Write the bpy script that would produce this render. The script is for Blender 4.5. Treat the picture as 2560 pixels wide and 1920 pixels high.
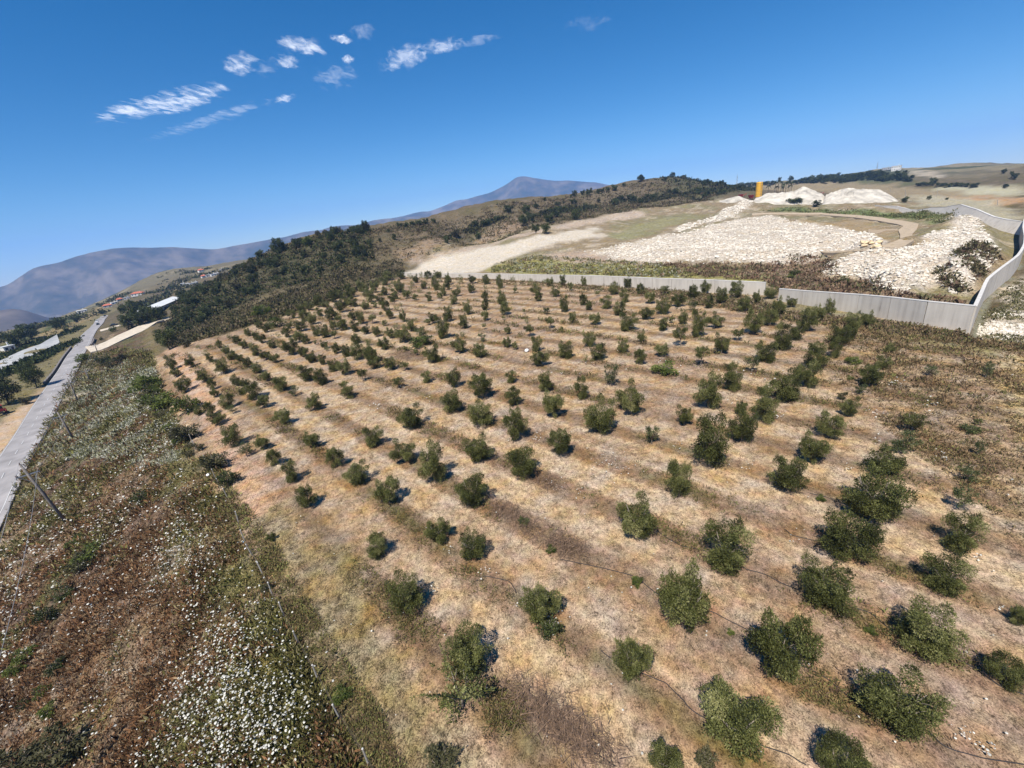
import bpy, math, random
import numpy as np
rng = np.random.default_rng(11)
random.seed(11)
R_ = math.radians
for o in list(bpy.data.objects):
    bpy.data.objects.remove(o)
scene = bpy.context.scene
COL = scene.collection

# ------------------------------------------------------------------ camera
CAM_H = 26.0
HAZE = 1.0e-4
F = 1105.0                       # focal length for a 2560 px wide frame
ROLL = math.atan(0.119)
PITCH = R_(21.473)
cp, sp = math.cos(PITCH), math.sin(PITCH)
cr, sr = math.cos(ROLL), math.sin(ROLL)
from mathutils import Matrix, Vector
right = Vector((cr, -sr * sp, -sr * cp))
down = Vector((-sr, -cr * sp, -cr * cp))
fwd = Vector((0, cp, -sp))
cam_d = bpy.data.cameras.new('camera')
cam = bpy.data.objects.new('camera', cam_d)
COL.objects.link(cam)
m = Matrix.Identity(4)
for i in range(3):
    m[i][0] = right[i]; m[i][1] = -down[i]; m[i][2] = -fwd[i]
m[2][3] = CAM_H
cam.matrix_world = m
cam_d.sensor_width = 36
cam_d.lens = F / 2560 * 36
cam_d.clip_start = 0.5
cam_d.clip_end = 60000
scene.camera = cam

# ------------------------------------------------------------------ sky, sun, exposure
SUN_AZ, SUN_EL = 203.0, 56.0
w = bpy.data.worlds.new('World')
scene.world = w
w.use_nodes = True
nt = w.node_tree
for n in list(nt.nodes):
    nt.nodes.remove(n)
tc = nt.nodes.new('ShaderNodeTexCoord')
sx = nt.nodes.new('ShaderNodeSeparateXYZ')
mx = nt.nodes.new('ShaderNodeMath'); mx.operation = 'MULTIPLY_ADD'; mx.inputs[1].default_value = 1.2; mx.inputs[2].default_value = 0.042; mx.use_clamp = True
cx = nt.nodes.new('ShaderNodeCombineXYZ')
sky = nt.nodes.new('ShaderNodeTexSky')
sky.sky_type = 'NISHITA'
sky.sun_disc = False
sky.sun_elevation = R_(SUN_EL)
sky.sun_rotation = R_(SUN_AZ)
sky.altitude = 100
sky.air_density = 1.0
sky.dust_density = 0.0
sky.ozone_density = 4.0
bg = nt.nodes.new('ShaderNodeBackground')
bg.inputs['Strength'].default_value = 0.088
wo = nt.nodes.new('ShaderNodeOutputWorld')
L = nt.links.new
L(tc.outputs['Generated'], sx.inputs[0])
L(sx.outputs[0], cx.inputs[0]); L(sx.outputs[1], cx.inputs[1]); L(sx.outputs[2], mx.inputs[0])
L(mx.outputs[0], cx.inputs[2]); L(cx.outputs[0], sky.inputs['Vector'])
hsv = nt.nodes.new('ShaderNodeHueSaturation'); hsv.inputs['Saturation'].default_value = 1.38
L(sky.outputs[0], hsv.inputs['Color']); L(hsv.outputs[0], bg.inputs['Color']); L(bg.outputs[0], wo.inputs['Surface'])

sd = bpy.data.lights.new('sun', 'SUN')
sd.energy = 5.0
sd.angle = R_(0.5)
sd.color = (1.0, 0.955, 0.88)
sun = bpy.data.objects.new('sun', sd)
COL.objects.link(sun)
sdir = Vector((math.sin(R_(SUN_AZ)) * math.cos(R_(SUN_EL)), math.cos(R_(SUN_AZ)) * math.cos(R_(SUN_EL)), math.sin(R_(SUN_EL))))
sun.rotation_euler = sdir.to_track_quat('Z', 'Y').to_euler()
sun.location = (0, -60, 120)
vs = scene.view_settings
scene.display_settings.display_device = 'sRGB'
vs.view_transform = 'Standard'
vs.look = 'None'
vs.exposure = 0.55
vs.gamma = 1
vs.use_curve_mapping = False
scene.cycles.max_bounces = 6
scene.cycles.diffuse_bounces = 2
scene.cycles.transparent_max_bounces = 12
scene.cycles.volume_bounces = 1

# ------------------------------------------------------------------ helpers: view rays, noise, terrain
def ray(x, y):
    x = np.asarray(x, float); y = np.asarray(y, float)
    u = x - 1280; v = y - 960
    uu = u * cr - v * sr; vv = u * sr + v * cr
    return uu / F, cp - vv / F * sp, -(sp + vv / F * cp)

def on_z(x, y, z=0.0):
    dx, dy, dz = ray(x, y); t = (z - CAM_H) / dz
    return dx * t, dy * t

def at_range(x, y, r):
    dx, dy, dz = ray(x, y); t = r / np.hypot(dx, dy)
    return dx * t, dy * t, CAM_H + dz * t

def _hash(ix, iy, s):
    h = (ix * 374761393 + iy * 668265263 + s * 1274126177) & 0xFFFFFFFF
    h = ((h ^ (h >> 13)) * 1274126177) & 0xFFFFFFFF
    return ((h ^ (h >> 16)) & 0xFFFF) / 65535.0

def vnoise(x, y, s=0):
    x = np.asarray(x, float); y = np.asarray(y, float)
    ix = np.floor(x).astype(np.int64); iy = np.floor(y).astype(np.int64)
    fx = x - ix; fy = y - iy
    fx = fx * fx * (3 - 2 * fx); fy = fy * fy * (3 - 2 * fy)
    a = _hash(ix, iy, s); b = _hash(ix + 1, iy, s); c = _hash(ix, iy + 1, s); d = _hash(ix + 1, iy + 1, s)
    return (a * (1 - fx) + b * fx) * (1 - fy) + (c * (1 - fx) + d * fx) * fy

def fbm(x, y, s=0, o=4):
    t = 0; a = 0.5; n = 0
    for k in range(o):
        t = t + a * vnoise(x * 2 ** k, y * 2 ** k, s + k * 17); n += a; a *= 0.5
    return t / n

def sstep(a, b, x):
    t = np.clip((x - a) / (b - a), 0, 1)
    return t * t * (3 - 2 * t)

# control points of the terrain: picture position of a landmark, with its height (z) or its distance (r)
CZ = [(640,1420,0),(850,1800,0),(497,1150,0),(415,905,0),(1280,1919,0),(1840,1790,0),(2560,1900,0),(2560,1300,0),(2560,1050,0),
      (2400,835,0),(1950,775,0),(1470,705,0),(1010,690,0),(1000,1200,0),(1600,1000,0),(2100,1100,0),(700,900,0),(800,1000,0),
      (1200,760,0),(1700,800,0),(850,760,0),(2200,900,0),(1250,1400,0),(1800,1300,0),(1000,1500,0),(560,1000,0),
      (1460,640,.5),(1800,660,0),(2100,660,0),(2200,630,0),(2400,700,-.5),(1900,560,.3),(2050,545,0),(2380,548,0),(2300,600,0),
      (2480,740,-1.5),(2540,700,-1.5),(2510,830,-1),(2560,800,-1),(2553,640,-1),(2490,600,-.5),
      (1020,672,1.2),(1180,620,2.5),(480,868,-2),(560,830,-1),(700,770,.5),(880,700,2),
      (4,1345,-12),(0,1152,-12),(40,1222,-12),(95,1102,-12),(127,1024,-12),(87,1016,-12),(156,972,-12.4),(115,963,-12.4),(179,932,-13),
      (222,858,-14.5),(196,858,-14.5),(0,1050,-12),(60,960,-13),(0,915,-15),(150,850,-17),(120,900,-14),(300,850,-12),(360,812,-13)]
CR = [(265,788,630),(240,815,450),(0,880,420),(100,830,560),(200,800,640),(300,770,720),(420,722,800),
      (0,840,700),(60,818,800),(170,790,900),(250,756,1000),(330,722,1100),(420,673,1200),(520,668,1200),(600,655,1150),
      (0,852,1150),(60,832,1300),(170,806,1450),(330,742,1700),(520,692,1800),(650,690,1600),
      (430,792,330),(500,742,340),(600,682,345),(700,620,345),(830,580,350),(915,572,360),(1000,560,385),(1100,553,410),(1170,530,425),
      (1240,510,440),(1320,500,490),(1400,495,520),(1480,483,570),(1560,461,620),(1640,445,660),(1700,444,680),(1760,459,700),(1850,478,760),
      (520,800,260),(640,745,265),(760,690,275),(880,640,280),(1000,612,300),(1100,590,320),
      (1300,585,300),(1400,560,340),(1500,540,400),(1600,525,430),(1700,512,480),(1350,535,430),(1480,510,490),(1620,480,560),
      (600,700,520),(700,650,540),(830,605,560),(1000,580,600),(1240,530,700),(1480,500,850),(1640,465,950),(1760,470,1000),
      (1850,505,470),(2000,500,480),(2150,495,480),(2250,512,420),(2350,530,330),(2460,562,270),(2540,575,240),
      (1850,470,1000),(1960,462,1000),(2080,450,1050),(2000,475,800),(2160,465,800),(2330,470,700),(2500,480,620),(2560,500,500),(2400,500,560),
      (2120,437,1250),(2200,424,1250),(2300,424,1350),(2380,418,1450),(2440,408,1500),(2470,409,1500),(2560,416,1500),
      (1850,464,1500),(1990,462,1600),(2120,450,1700),(2300,440,2000),(2450,425,2200),(2560,430,2200)]
pts = []
for x, y, z in CZ:
    X, Y = on_z(x, y, z); pts.append((float(X), float(Y), z))
for x, y, r in CR:
    X, Y, z = at_range(x, y, r); pts.append((float(X), float(Y), float(z)))
rd = np.array((-0.59, 0.807)); r0 = np.array(on_z(4, 1345, -12))
for k in (25, 55, 90, 130):
    q = r0 - rd * k; pts.append((q[0], q[1], -12.0))
    q = q + np.array((-16, -11)); pts.append((q[0], q[1], -12.5))
fd = np.array((-.62, .785)); f0 = np.array(on_z(850, 1800, 0))
for k in (12, 30, 60, 100):
    q = f0 - fd * k; pts.append((q[0], q[1], 0.0))
for a in np.arange(-180, 180, 30):
    for r in (2.0, 7.0):
        pts.append((r * math.sin(R_(a)), r * math.cos(R_(a)), 0.0))
for a in (75, 100, 140, 180):
    for r, z in ((60, 0), (250, -1), (1000, 10), (2500, 0), (9000, -150)):
        pts.append((r * math.sin(R_(a)), r * math.cos(R_(a)), float(z)))
for a in (-80, -110, -150):
    for r, z in ((400, -16), (1000, -60), (2500, -180), (9000, -500)):
        pts.append((r * math.sin(R_(a)), r * math.cos(R_(a)), float(z)))
for a, z1, z2 in ((-62, -290, -620), (-48, -300, -640), (-40, -290, -620), (-30, -240, -520), (-15, -180, -420), (0, -120, -300), (12, -90, -220)):
    for r, z in ((2600, z1), (9000, z2)):
        pts.append((r * math.sin(R_(a)), r * math.cos(R_(a)), float(z)))
for a in (20, 30, 40, 50, 62):
    for r, z in ((2600, -70 if a < 35 else -150), (9000, -150 if a < 35 else -360)):
        pts.append((r * math.sin(R_(a)), r * math.cos(R_(a)), float(z)))
PT = np.array(pts)

def lp(X, Y):
    r = np.hypot(X, Y)
    return np.arctan2(X, Y) * 1.5, np.log(r + 14)

def _phi(r):
    return np.sqrt(r * r + 0.06 ** 2)
_a, _b = lp(PT[:, 0], PT[:, 1])
ZS = 1.0
_D = _phi(np.hypot(_a[:, None] - _a[None], _b[:, None] - _b[None]))
n_ = len(PT)
A = np.zeros((n_ + 1, n_ + 1)); A[:n_, :n_] = -_D + np.eye(n_) * 1e-4; A[n_, :n_] = 1; A[:n_, n_] = 1
sol = np.linalg.solve(A, np.append(PT[:, 2], 0))
WGT, WC = sol[:n_], sol[n_]

def z_smooth(X, Y):
    X = np.asarray(X, float); Y = np.asarray(Y, float)
    sh = X.shape; X = X.ravel(); Y = Y.ravel()
    out = np.empty(len(X)); a, b = lp(X, Y)
    for i in range(0, len(X), 20000):
        s = slice(i, i + 20000)
        d = _phi(np.hypot(a[s, None] - _a[None], b[s, None] - _b[None]))
        out[s] = -d @ WGT + WC
    return out.reshape(sh)

# polar table: azimuth x log range
AZT = np.radians(np.concatenate([np.arange(-180, -76, 4.0), np.arange(-76, 76, 0.31), np.arange(76, 180.1, 4.0)]))
LRT = np.linspace(math.log(1.5), math.log(9000), 690)
_AA, _LL = np.meshgrid(AZT, LRT, indexing='ij')
_RR = np.exp(_LL)
TX, TY = _RR * np.sin(_AA), _RR * np.cos(_AA)
# coarse smooth solve, then linear refine
_ac = np.radians(np.concatenate([np.arange(-180, -76, 8.0), np.arange(-76, 76, 1.0), np.arange(76, 181, 8.0)]))
_lc = np.linspace(math.log(1.5), math.log(9000), 190)
_A2, _L2 = np.meshgrid(_ac, _lc, indexing='ij')
_Zc = z_smooth(np.exp(_L2) * np.sin(_A2), np.exp(_L2) * np.cos(_A2))

def _bil(tab, ax, lx, a, l):
    i = np.clip(np.searchsorted(ax, a) - 1, 0, len(ax) - 2); j = np.clip(np.searchsorted(lx, l) - 1, 0, len(lx) - 2)
    u = np.clip((a - ax[i]) / (ax[i + 1] - ax[i]), 0, 1); v = np.clip((l - lx[j]) / (lx[j + 1] - lx[j]), 0, 1)
    return (tab[i, j] * (1 - u) + tab[i + 1, j] * u) * (1 - v) + (tab[i, j + 1] * (1 - u) + tab[i + 1, j + 1] * u) * v

# side of the wire fence: positive = orchard side
FN = np.array((.785, .62))
def fence_s(X, Y):
    return (X - f0[0]) * FN[0] + (Y - f0[1]) * FN[1]

TZ = _bil(_Zc, _ac, _lc, _AA, _LL)

def terr(X, Y):
    X = np.asarray(X, float); Y = np.asarray(Y, float)
    r = np.maximum(np.hypot(X, Y), 1.51)
    return _bil(TZ, AZT, LRT, np.arctan2(X, Y), np.log(r))

def gp(x, y):
    """point of the terrain seen at a picture position"""
    x = np.atleast_1d(np.asarray(x, float)); y = np.atleast_1d(np.asarray(y, float))
    dx, dy, dz = ray(x, y); h = np.hypot(dx, dy)
    rs = np.exp(np.linspace(math.log(5), math.log(8500), 900))
    T = rs[None] / h[:, None]
    X = dx[:, None] * T; Y = dy[:, None] * T; Z = CAM_H + dz[:, None] * T
    D = Z - terr(X, Y)
    k = np.argmax(D < 0, axis=1); none = ~np.any(D < 0, axis=1)
    k = np.clip(k, 1, len(rs) - 1)
    ii = np.arange(len(x)); d0 = D[ii, k - 1]; d1 = D[ii, k]
    f = np.clip(d0 / np.maximum(d0 - d1, 1e-9), 0, 1)
    rr = rs[k - 1] * (1 - f) + rs[k] * f
    rr[none] = 1500
    t = rr / h
    X = dx * t; Y = dy * t
    return X, Y, terr(X, Y)

def gp1(x, y):
    X, Y, Z = gp([x], [y]); return float(X[0]), float(Y[0]), float(Z[0])

def poly_world(P):
    P = np.array(P, float); X, Y, _ = gp(P[:, 0], P[:, 1])
    return X, Y

def in_poly(X, Y, px, py):
    """even-odd test in azimuth / log range"""
    a, l = np.arctan2(X, Y), np.log(np.maximum(np.hypot(X, Y), 1))
    pa, pl = np.arctan2(px, py), np.log(np.hypot(px, py))
    c = np.zeros(X.shape, bool); n = len(pa); j = n - 1
    for i in range(n):
        cond = ((pl[i] > l) != (pl[j] > l)) & (a < (pa[j] - pa[i]) * (l - pl[i]) / (pl[j] - pl[i] + 1e-12) + pa[i])
        c ^= cond; j = i
    return c

# ------------------------------------------------------------------ helpers: meshes, materials, tags
def new_mesh(name, V, faces, mats=(), smooth=False, mi=None):
    """faces: (n,3) or (n,4) int array, or list of such arrays"""
    me = bpy.data.meshes.new(name)
    if not isinstance(faces, list):
        faces = [faces]
    V = np.asarray(V, np.float32)
    me.vertices.add(len(V)); me.vertices.foreach_set('co', V.ravel())
    loops = np.concatenate([f.ravel() for f in faces]).astype(np.int32)
    tot = np.concatenate([np.full(len(f), f.shape[1], np.int32) for f in faces])
    st = np.concatenate([[0], np.cumsum(tot)[:-1]]).astype(np.int32)
    me.loops.add(len(loops)); me.loops.foreach_set('vertex_index', loops)
    me.polygons.add(len(tot)); me.polygons.foreach_set('loop_start', st)
    me.polygons.foreach_set('use_smooth', np.full(len(tot), smooth, bool))
    for mm in mats:
        me.materials.append(mm)
    if mi is not None:
        me.polygons.foreach_set('material_index', np.asarray(mi, np.int32))
    me.update(calc_edges=True)
    return me

def attr_f(me, name, vals):
    a = me.attributes.new(name, 'FLOAT', 'POINT'); a.data.foreach_set('value', np.asarray(vals, np.float32))

def attr_c(me, name, vals):
    a = me.attributes.new(name, 'FLOAT_COLOR', 'POINT'); a.data.foreach_set('color', np.asarray(vals, np.float32).ravel())

def link(name, me, parent=None, loc=None):
    o = bpy.data.objects.new(name, me); COL.objects.link(o)
    if parent is not None:
        o.parent = parent
    if loc is not None:
        o.location = loc
    return o

def tag(o, label=None, cat=None, group=None, kind=None):
    if label: o['label'] = label
    if cat: o['category'] = cat
    if group: o['group'] = group
    if kind: o['kind'] = kind
    return o

def empty(name, loc, label, cat, group=None, rz=0):
    o = link(name, None, None, loc); o.rotation_euler = (0, 0, rz)
    o.empty_display_size = 0.2
    return tag(o, label, cat, group)

class MB:
    """collects simple solids into one mesh"""
    def __init__(s): s.v = []; s.f3 = []; s.f4 = []; s.n = 0
    def add(s, V, f4=(), f3=()):
        V = np.asarray(V, float); s.v.append(V)
        if len(f4): s.f4.append(np.asarray(f4) + s.n)
        if len(f3): s.f3.append(np.asarray(f3) + s.n)
        s.n += len(V)
    def box(s, c, d, rz=0, taper=1.0, shift=(0, 0)):
        x, y, z = [q / 2 for q in d]; V = []
        for k, sz in ((1, -z), (taper, z)):
            for a, b in ((-x, -y), (x, -y), (x, y), (-x, y)):
                ox, oy = (shift if sz > 0 else (0, 0))
                V.append((a * k + ox, b * k + oy, sz))
        V = np.array(V); ca, sa = math.cos(rz), math.sin(rz)
        V = np.stack([V[:, 0] * ca - V[:, 1] * sa, V[:, 0] * sa + V[:, 1] * ca, V[:, 2]], 1) + np.array(c)
        s.add(V, [(0, 3, 2, 1), (4, 5, 6, 7), (0, 1, 5, 4), (1, 2, 6, 5), (2, 3, 7, 6), (3, 0, 4, 7)])
    def tube(s, P, rad, n=6, cap=True):
        P = np.asarray(P, float)
        rad = np.full(len(P), rad) if np.isscalar(rad) else np.asarray(rad, float)
        T = np.gradient(P, axis=0); T /= np.linalg.norm(T, axis=1)[:, None] + 1e-9
        ref = np.array((0, 0, 1.0)) if abs(T[0][2]) < .9 else np.array((1.0, 0, 0))
        U = np.cross(T, ref); U /= np.linalg.norm(U, axis=1)[:, None] + 1e-9
        W = np.cross(T, U); an = np.arange(n) * 2 * math.pi / n
        V = (P[:, None] + rad[:, None, None] * (U[:, None] * np.cos(an)[None, :, None] + W[:, None] * np.sin(an)[None, :, None])).reshape(-1, 3)
        f = [(i * n + j, i * n + (j + 1) % n, (i + 1) * n + (j + 1) % n, (i + 1) * n + j) for i in range(len(P) - 1) for j in range(n)]
        t = []
        if cap:
            V = np.vstack([V, P[0], P[-1]]); a = len(V) - 2
            for j in range(n):
                t.append((a, (j + 1) % n, j)); t.append((a + 1, (len(P) - 1) * n + j, (len(P) - 1) * n + (j + 1) % n))
        s.add(V, f, t)
    def mesh(s, name, mat, smooth=False):
        fs = []
        if s.f4: fs.append(np.concatenate(s.f4))
        if s.f3: fs.append(np.concatenate(s.f3))
        return new_mesh(name, np.concatenate(s.v), fs, [mat], smooth)
    def build(s, name, mat, parent=None, loc=None, smooth=False):
        return link(name, s.mesh(name, mat, smooth), parent, loc)

def mat_new(name):
    mt = bpy.data.materials.new(name); mt.use_nodes = True
    nt = mt.node_tree; b = nt.nodes['Principled BSDF']
    b.inputs['Specular IOR Level'].default_value = 0.2
    return mt, nt, b

def N(nt, t, **kw):
    n = nt.nodes.new(t)
    for k, v in kw.items():
        if k in ('scale', 'detail', 'rough'):
            n.inputs[{'scale': 'Scale', 'detail': 'Detail', 'rough': 'Roughness'}[k]].default_value = v
        else:
            setattr(n, k, v)
    return n

def ramp(nt, fac, stops):
    r = nt.nodes.new('ShaderNodeValToRGB'); e = r.color_ramp.elements
    while len(e) < len(stops): e.new(0.5)
    for el, (p, c) in zip(e, stops):
        el.position = p; el.color = (*c, 1) if len(c) == 3 else c
    nt.links.new(fac, r.inputs[0]); return r.outputs[0]

def plain(name, col, rough=0.7, var=0.25, scale=3.0, metallic=0.0, bump=0.0):
    """a colour with grain and slight wear"""
    mt, nt, b = mat_new(name)
    t = N(nt, 'ShaderNodeTexCoord'); n1 = N(nt, 'ShaderNodeTexNoise', scale=scale, detail=6.0)
    nt.links.new(t.outputs['Object'], n1.inputs['Vector'])
    c = ramp(nt, n1.outputs[0], [(0.3, tuple(q * (1 - var) for q in col)), (0.7, tuple(min(1, q * (1 + var)) for q in col))])
    nt.links.new(c, b.inputs['Base Color'])
    b.inputs['Roughness'].default_value = rough; b.inputs['Metallic'].default_value = metallic
    if bump:
        bp = N(nt, 'ShaderNodeBump'); bp.inputs['Strength'].default_value = bump
        nt.links.new(n1.outputs[0], bp.inputs['Height']); nt.links.new(bp.outputs[0], b.inputs['Normal'])
    return mt

def foliage(name, stops, transl=0.25, attr='rnd'):
    mt, nt, b = mat_new(name)
    a = N(nt, 'ShaderNodeAttribute', attribute_name=attr)
    oi = N(nt, 'ShaderNodeObjectInfo')
    ad = N(nt, 'ShaderNodeMath', operation='MULTIPLY_ADD'); ad.inputs[1].default_value = 0.3; ad.inputs[2].default_value = -0.15
    nt.links.new(oi.outputs['Random'], ad.inputs[0])
    s = N(nt, 'ShaderNodeMath', operation='ADD'); nt.links.new(a.outputs['Fac'], s.inputs[0]); nt.links.new(ad.outputs[0], s.inputs[1])
    c = ramp(nt, s.outputs[0], stops)
    nt.links.new(c, b.inputs['Base Color']); b.inputs['Roughness'].default_value = 0.55
    tr = N(nt, 'ShaderNodeBsdfTranslucent'); nt.links.new(c, tr.inputs['Color'])
    mix = N(nt, 'ShaderNodeMixShader'); mix.inputs[0].default_value = transl
    nt.links.new(b.outputs[0], mix.inputs[1]); nt.links.new(tr.outputs[0], mix.inputs[2])
    nt.links.new(mix.outputs[0], nt.nodes['Material Output'].inputs['Surface'])
    return mt

def colmat(name, rough=0.9, transl=0.0, attr='col'):
    """takes its colour from what was planted there"""
    mt, nt, b = mat_new(name)
    a = N(nt, 'ShaderNodeAttribute', attribute_name=attr)
    nt.links.new(a.outputs['Color'], b.inputs['Base Color']); b.inputs['Roughness'].default_value = rough
    b.inputs['Specular IOR Level'].default_value = 0.05
    if transl:
        tr = N(nt, 'ShaderNodeBsdfTranslucent'); nt.links.new(a.outputs['Color'], tr.inputs['Color'])
        mix = N(nt, 'ShaderNodeMixShader'); mix.inputs[0].default_value = transl
        nt.links.new(b.outputs[0], mix.inputs[1]); nt.links.new(tr.outputs[0], mix.inputs[2])
        nt.links.new(mix.outputs[0], nt.nodes['Material Output'].inputs['Surface'])
    return mt
# ------------------------------------------------------------------ ground: relief and what covers it
def zone_mask(P, soft=0.0, seed=0, X=None, Y=None):
    px, py = poly_world(P)
    X = TX if X is None else X; Y = TY if Y is None else Y
    if soft:
        r = np.hypot(X, Y); s = np.maximum(r * soft, 0.3)
        q = np.maximum(r * soft * 1.5, 1.0)
        qx = 0.35; 
        wx = (fbm(X * qx * .3, Y * qx * .3, seed + 5, 3) - .5) * 2 * s * 3
        wy = (fbm(X * qx * .3 + 40, Y * qx * .3, seed + 9, 3) - .5) * 2 * s * 3
        return in_poly(X + wx, Y + wy, px, py)
    return in_poly(X, Y, px, py)

def blur(M, k):
    M = M.astype(float)
    for ax in (0, 1):
        for _ in range(k):
            M = (np.roll(M, 1, ax) + 2 * M + np.roll(M, -1, ax)) / 4
    return M

HEAP1 = [(1460,628),(1530,618),(1600,600),(1700,585),(1790,562),(1850,548),(1900,541),(1945,542),(2000,555),(2060,565),(2130,578),(2190,592),(2205,612),(2180,620),(2060,636),(2030,655),(1960,662),(1880,655),(1800,658),(1740,652),(1640,655),(1530,650),(1520,640),(1590,634),(1470,632)]
HEAP2 = [(2055,665),(2100,648),(2150,632),(2230,628),(2300,605),(2330,580),(2400,560),(2370,545),(2400,536),(2430,540),(2450,565),(2480,600),(2500,640),(2460,680),(2430,720),(2380,735),(2330,700),(2260,738),(2200,720),(2150,690),(2060,690)]
HEAP3 = [(1690,572),(1740,556),(1790,540),(1835,515),(1870,500),(1885,505),(1860,525),(1830,545),(1770,556),(1700,580)]
CHAN = [(2426,842),(2453,758),(2476,738),(2505,713),(2535,686),(2550,655),(2556,660),(2530,700),(2490,735),(2468,765),(2448,842)]
h1, h2, h3 = [zone_mask(q) for q in (HEAP1, HEAP2, HEAP3)]
ch = zone_mask(CHAN)
TZ = TZ + blur(h1, 6) * (.4 + 3.6 * fbm(TX / 9, TY / 9, 3)) + blur(h2, 7) * (1.2 + 5.6 * fbm(TX / 8, TY / 8, 4)) + blur(h3, 3) * 2.5 - blur(ch, 2) * 1.6
fs = fence_s(TX, TY)
_rr = np.hypot(TX, TY)
orch = sstep(-1.5, 1.5, fs) * (_rr < 260)
rough = 1 - orch
_rd = (TX - r0[0]) * .809 + (TY - r0[1]) * .588
_cor = np.where((_rr < 800) & (TX < 0), sstep(8, 14 + _rr * .02, np.abs(_rd + 4)), 1.0)
TZ = TZ + _cor * rough * (fbm(TX / 5, TY / 5, 21, 4) - .5) * np.clip(_rr / 60, .5, 1.3) * 1.1 * (_rr < 1500) * sstep(8, 30, _rr)
TZ = TZ + (1 - sstep(150, 260, _rr) * -1 - 1) * (fbm(TX / 26, TY / 26, 31, 4) - .5) * 7 * sstep(230, 360, _rr) * (_rr < 3000) * _cor
TZ = TZ + orch * (fbm(TX / 2.2, TY / 2.2, 61, 3) - .5) * 0.16

# colours of the ground cover (albedo), zone by zone
ZC = np.empty(TX.shape + (3,)); ZA = np.full(TX.shape, 0.55)
def mixin(M, col, amp=None):
    global ZC, ZA
    M = M.astype(float)[..., None]
    ZC = ZC * (1 - M) + np.array(col) * M
    if amp is not None: ZA = ZA * (1 - M[..., 0]) + amp * M[..., 0]
n1 = fbm(TX / 18, TY / 18, 41, 4); n2 = fbm(TX / 5, TY / 5, 43, 4); n3 = fbm(TX / 1.7, TY / 1.7, 47, 3); nL = fbm(TX / 90, TY / 90, 51, 4)
ZC[:] = (.135, .102, .055)
mixin(sstep(.45, .62, n1), (.12, .098, .045)); mixin(sstep(.55, .7, n2) * .7, (.20, .145, .085))
far = sstep(700, 1100, _rr)
mixin(far, (.17, .145, .085)); mixin(far * sstep(.48, .6, nL), (.085, .09, .045)); mixin(far * sstep(.55, .65, fbm(TX / 60, TY / 60, 77, 3)) * .8, (.27, .22, .13))
# valley on the left of the road
VAL = [(0,1140),(30,1085),(80,1010),(110,963),(140,925),(165,900),(200,855),(240,815),(262,790),(300,772),(260,760),(170,792),(60,818),(-200,880),(-400,1100),(-200,1300)]
mv = blur(zone_mask(VAL), 1); mixin(mv, (.19, .155, .07)); 
rdp = (TX - r0[0]) * .809 + (TY - r0[1]) * .588
mixin(mv * sstep(.5, .6, vnoise(rdp / 22, TX * 0 + 3.3, 5)), (.26, .19, .085)); mixin(mv * sstep(.62, .7, vnoise(rdp / 16, TX * 0 + 7.1, 8)), (.10, .105, .04))
LOT = [(0,1060),(30,1030),(60,1012),(113,962),(116,970),(90,1012),(40,1090),(0,1150),(-120,1330),(-160,1250)]
mixin(blur(zone_mask(LOT), 1), (.48, .335, .205), .3)
# weedy slope between road and fence
ws = sstep(1, -2, fs) * (rdp > 0.2) * (_rr < 330)
mixin(ws, (.135, .083, .05), .9); mixin(ws * sstep(.5, .6, n2) * .9, (.115, .105, .042)); mixin(ws * sstep(.56, .66, n1) * .8, (.20, .135, .08))
mixin(ws * sstep(.62, .7, n3) * .6, (.05, .036, .022))
mixin(ws * sstep(8, 0, -fs) * .75, (.20, .16, .065), .7)
mixin((ws > .5) * sstep(4, 0.5, rdp), (.30, .21, .12))
mixin(blur(zone_mask([(150,985),(190,960),(265,945),(268,952),(200,990),(160,1000)], .01), 1) * .8, (.42, .34, .24))
for q in ([(50,1600),(75,1590),(140,1620),(150,1680),(110,1740),(40,1760),(45,1690)], [(30,1730),(110,1740),(120,1800),(60,1820)], [(380,1640),(440,1640),(450,1700),(400,1720)], [(270,1680),(340,1700),(330,1760),(260,1740)]):
    mixin(blur(zone_mask(q, .02, 3), 2) * .7, (.36, .28, .19))
# scrub slope just beyond the orchard
mixin(blur(zone_mask([(380,890),(420,860),(520,800),(700,720),(860,650),(1020,640),(1050,665),(1015,690),(860,745),(700,795),(560,840),(440,880)], .01, 2), 2) * .7, (.15, .118, .06))
mixin(blur(zone_mask([(1000,640),(1060,600),(1200,580),(1330,540),(1300,575),(1150,615),(1040,650)], .01, 2), 2) * .8, (.30, .205, .125))
mixin(blur(zone_mask([(1100,556),(1240,513),(1400,498),(1560,464),(1640,450),(1600,490),(1400,540),(1200,565),(1080,590)], .01, 6), 2) * .6, (.165, .125, .075))
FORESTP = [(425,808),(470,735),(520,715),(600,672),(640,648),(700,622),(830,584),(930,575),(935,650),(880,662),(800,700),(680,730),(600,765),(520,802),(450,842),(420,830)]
mixin(blur(zone_mask(FORESTP, .01, 3), 3) * .8, (.075, .07, .035))
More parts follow.
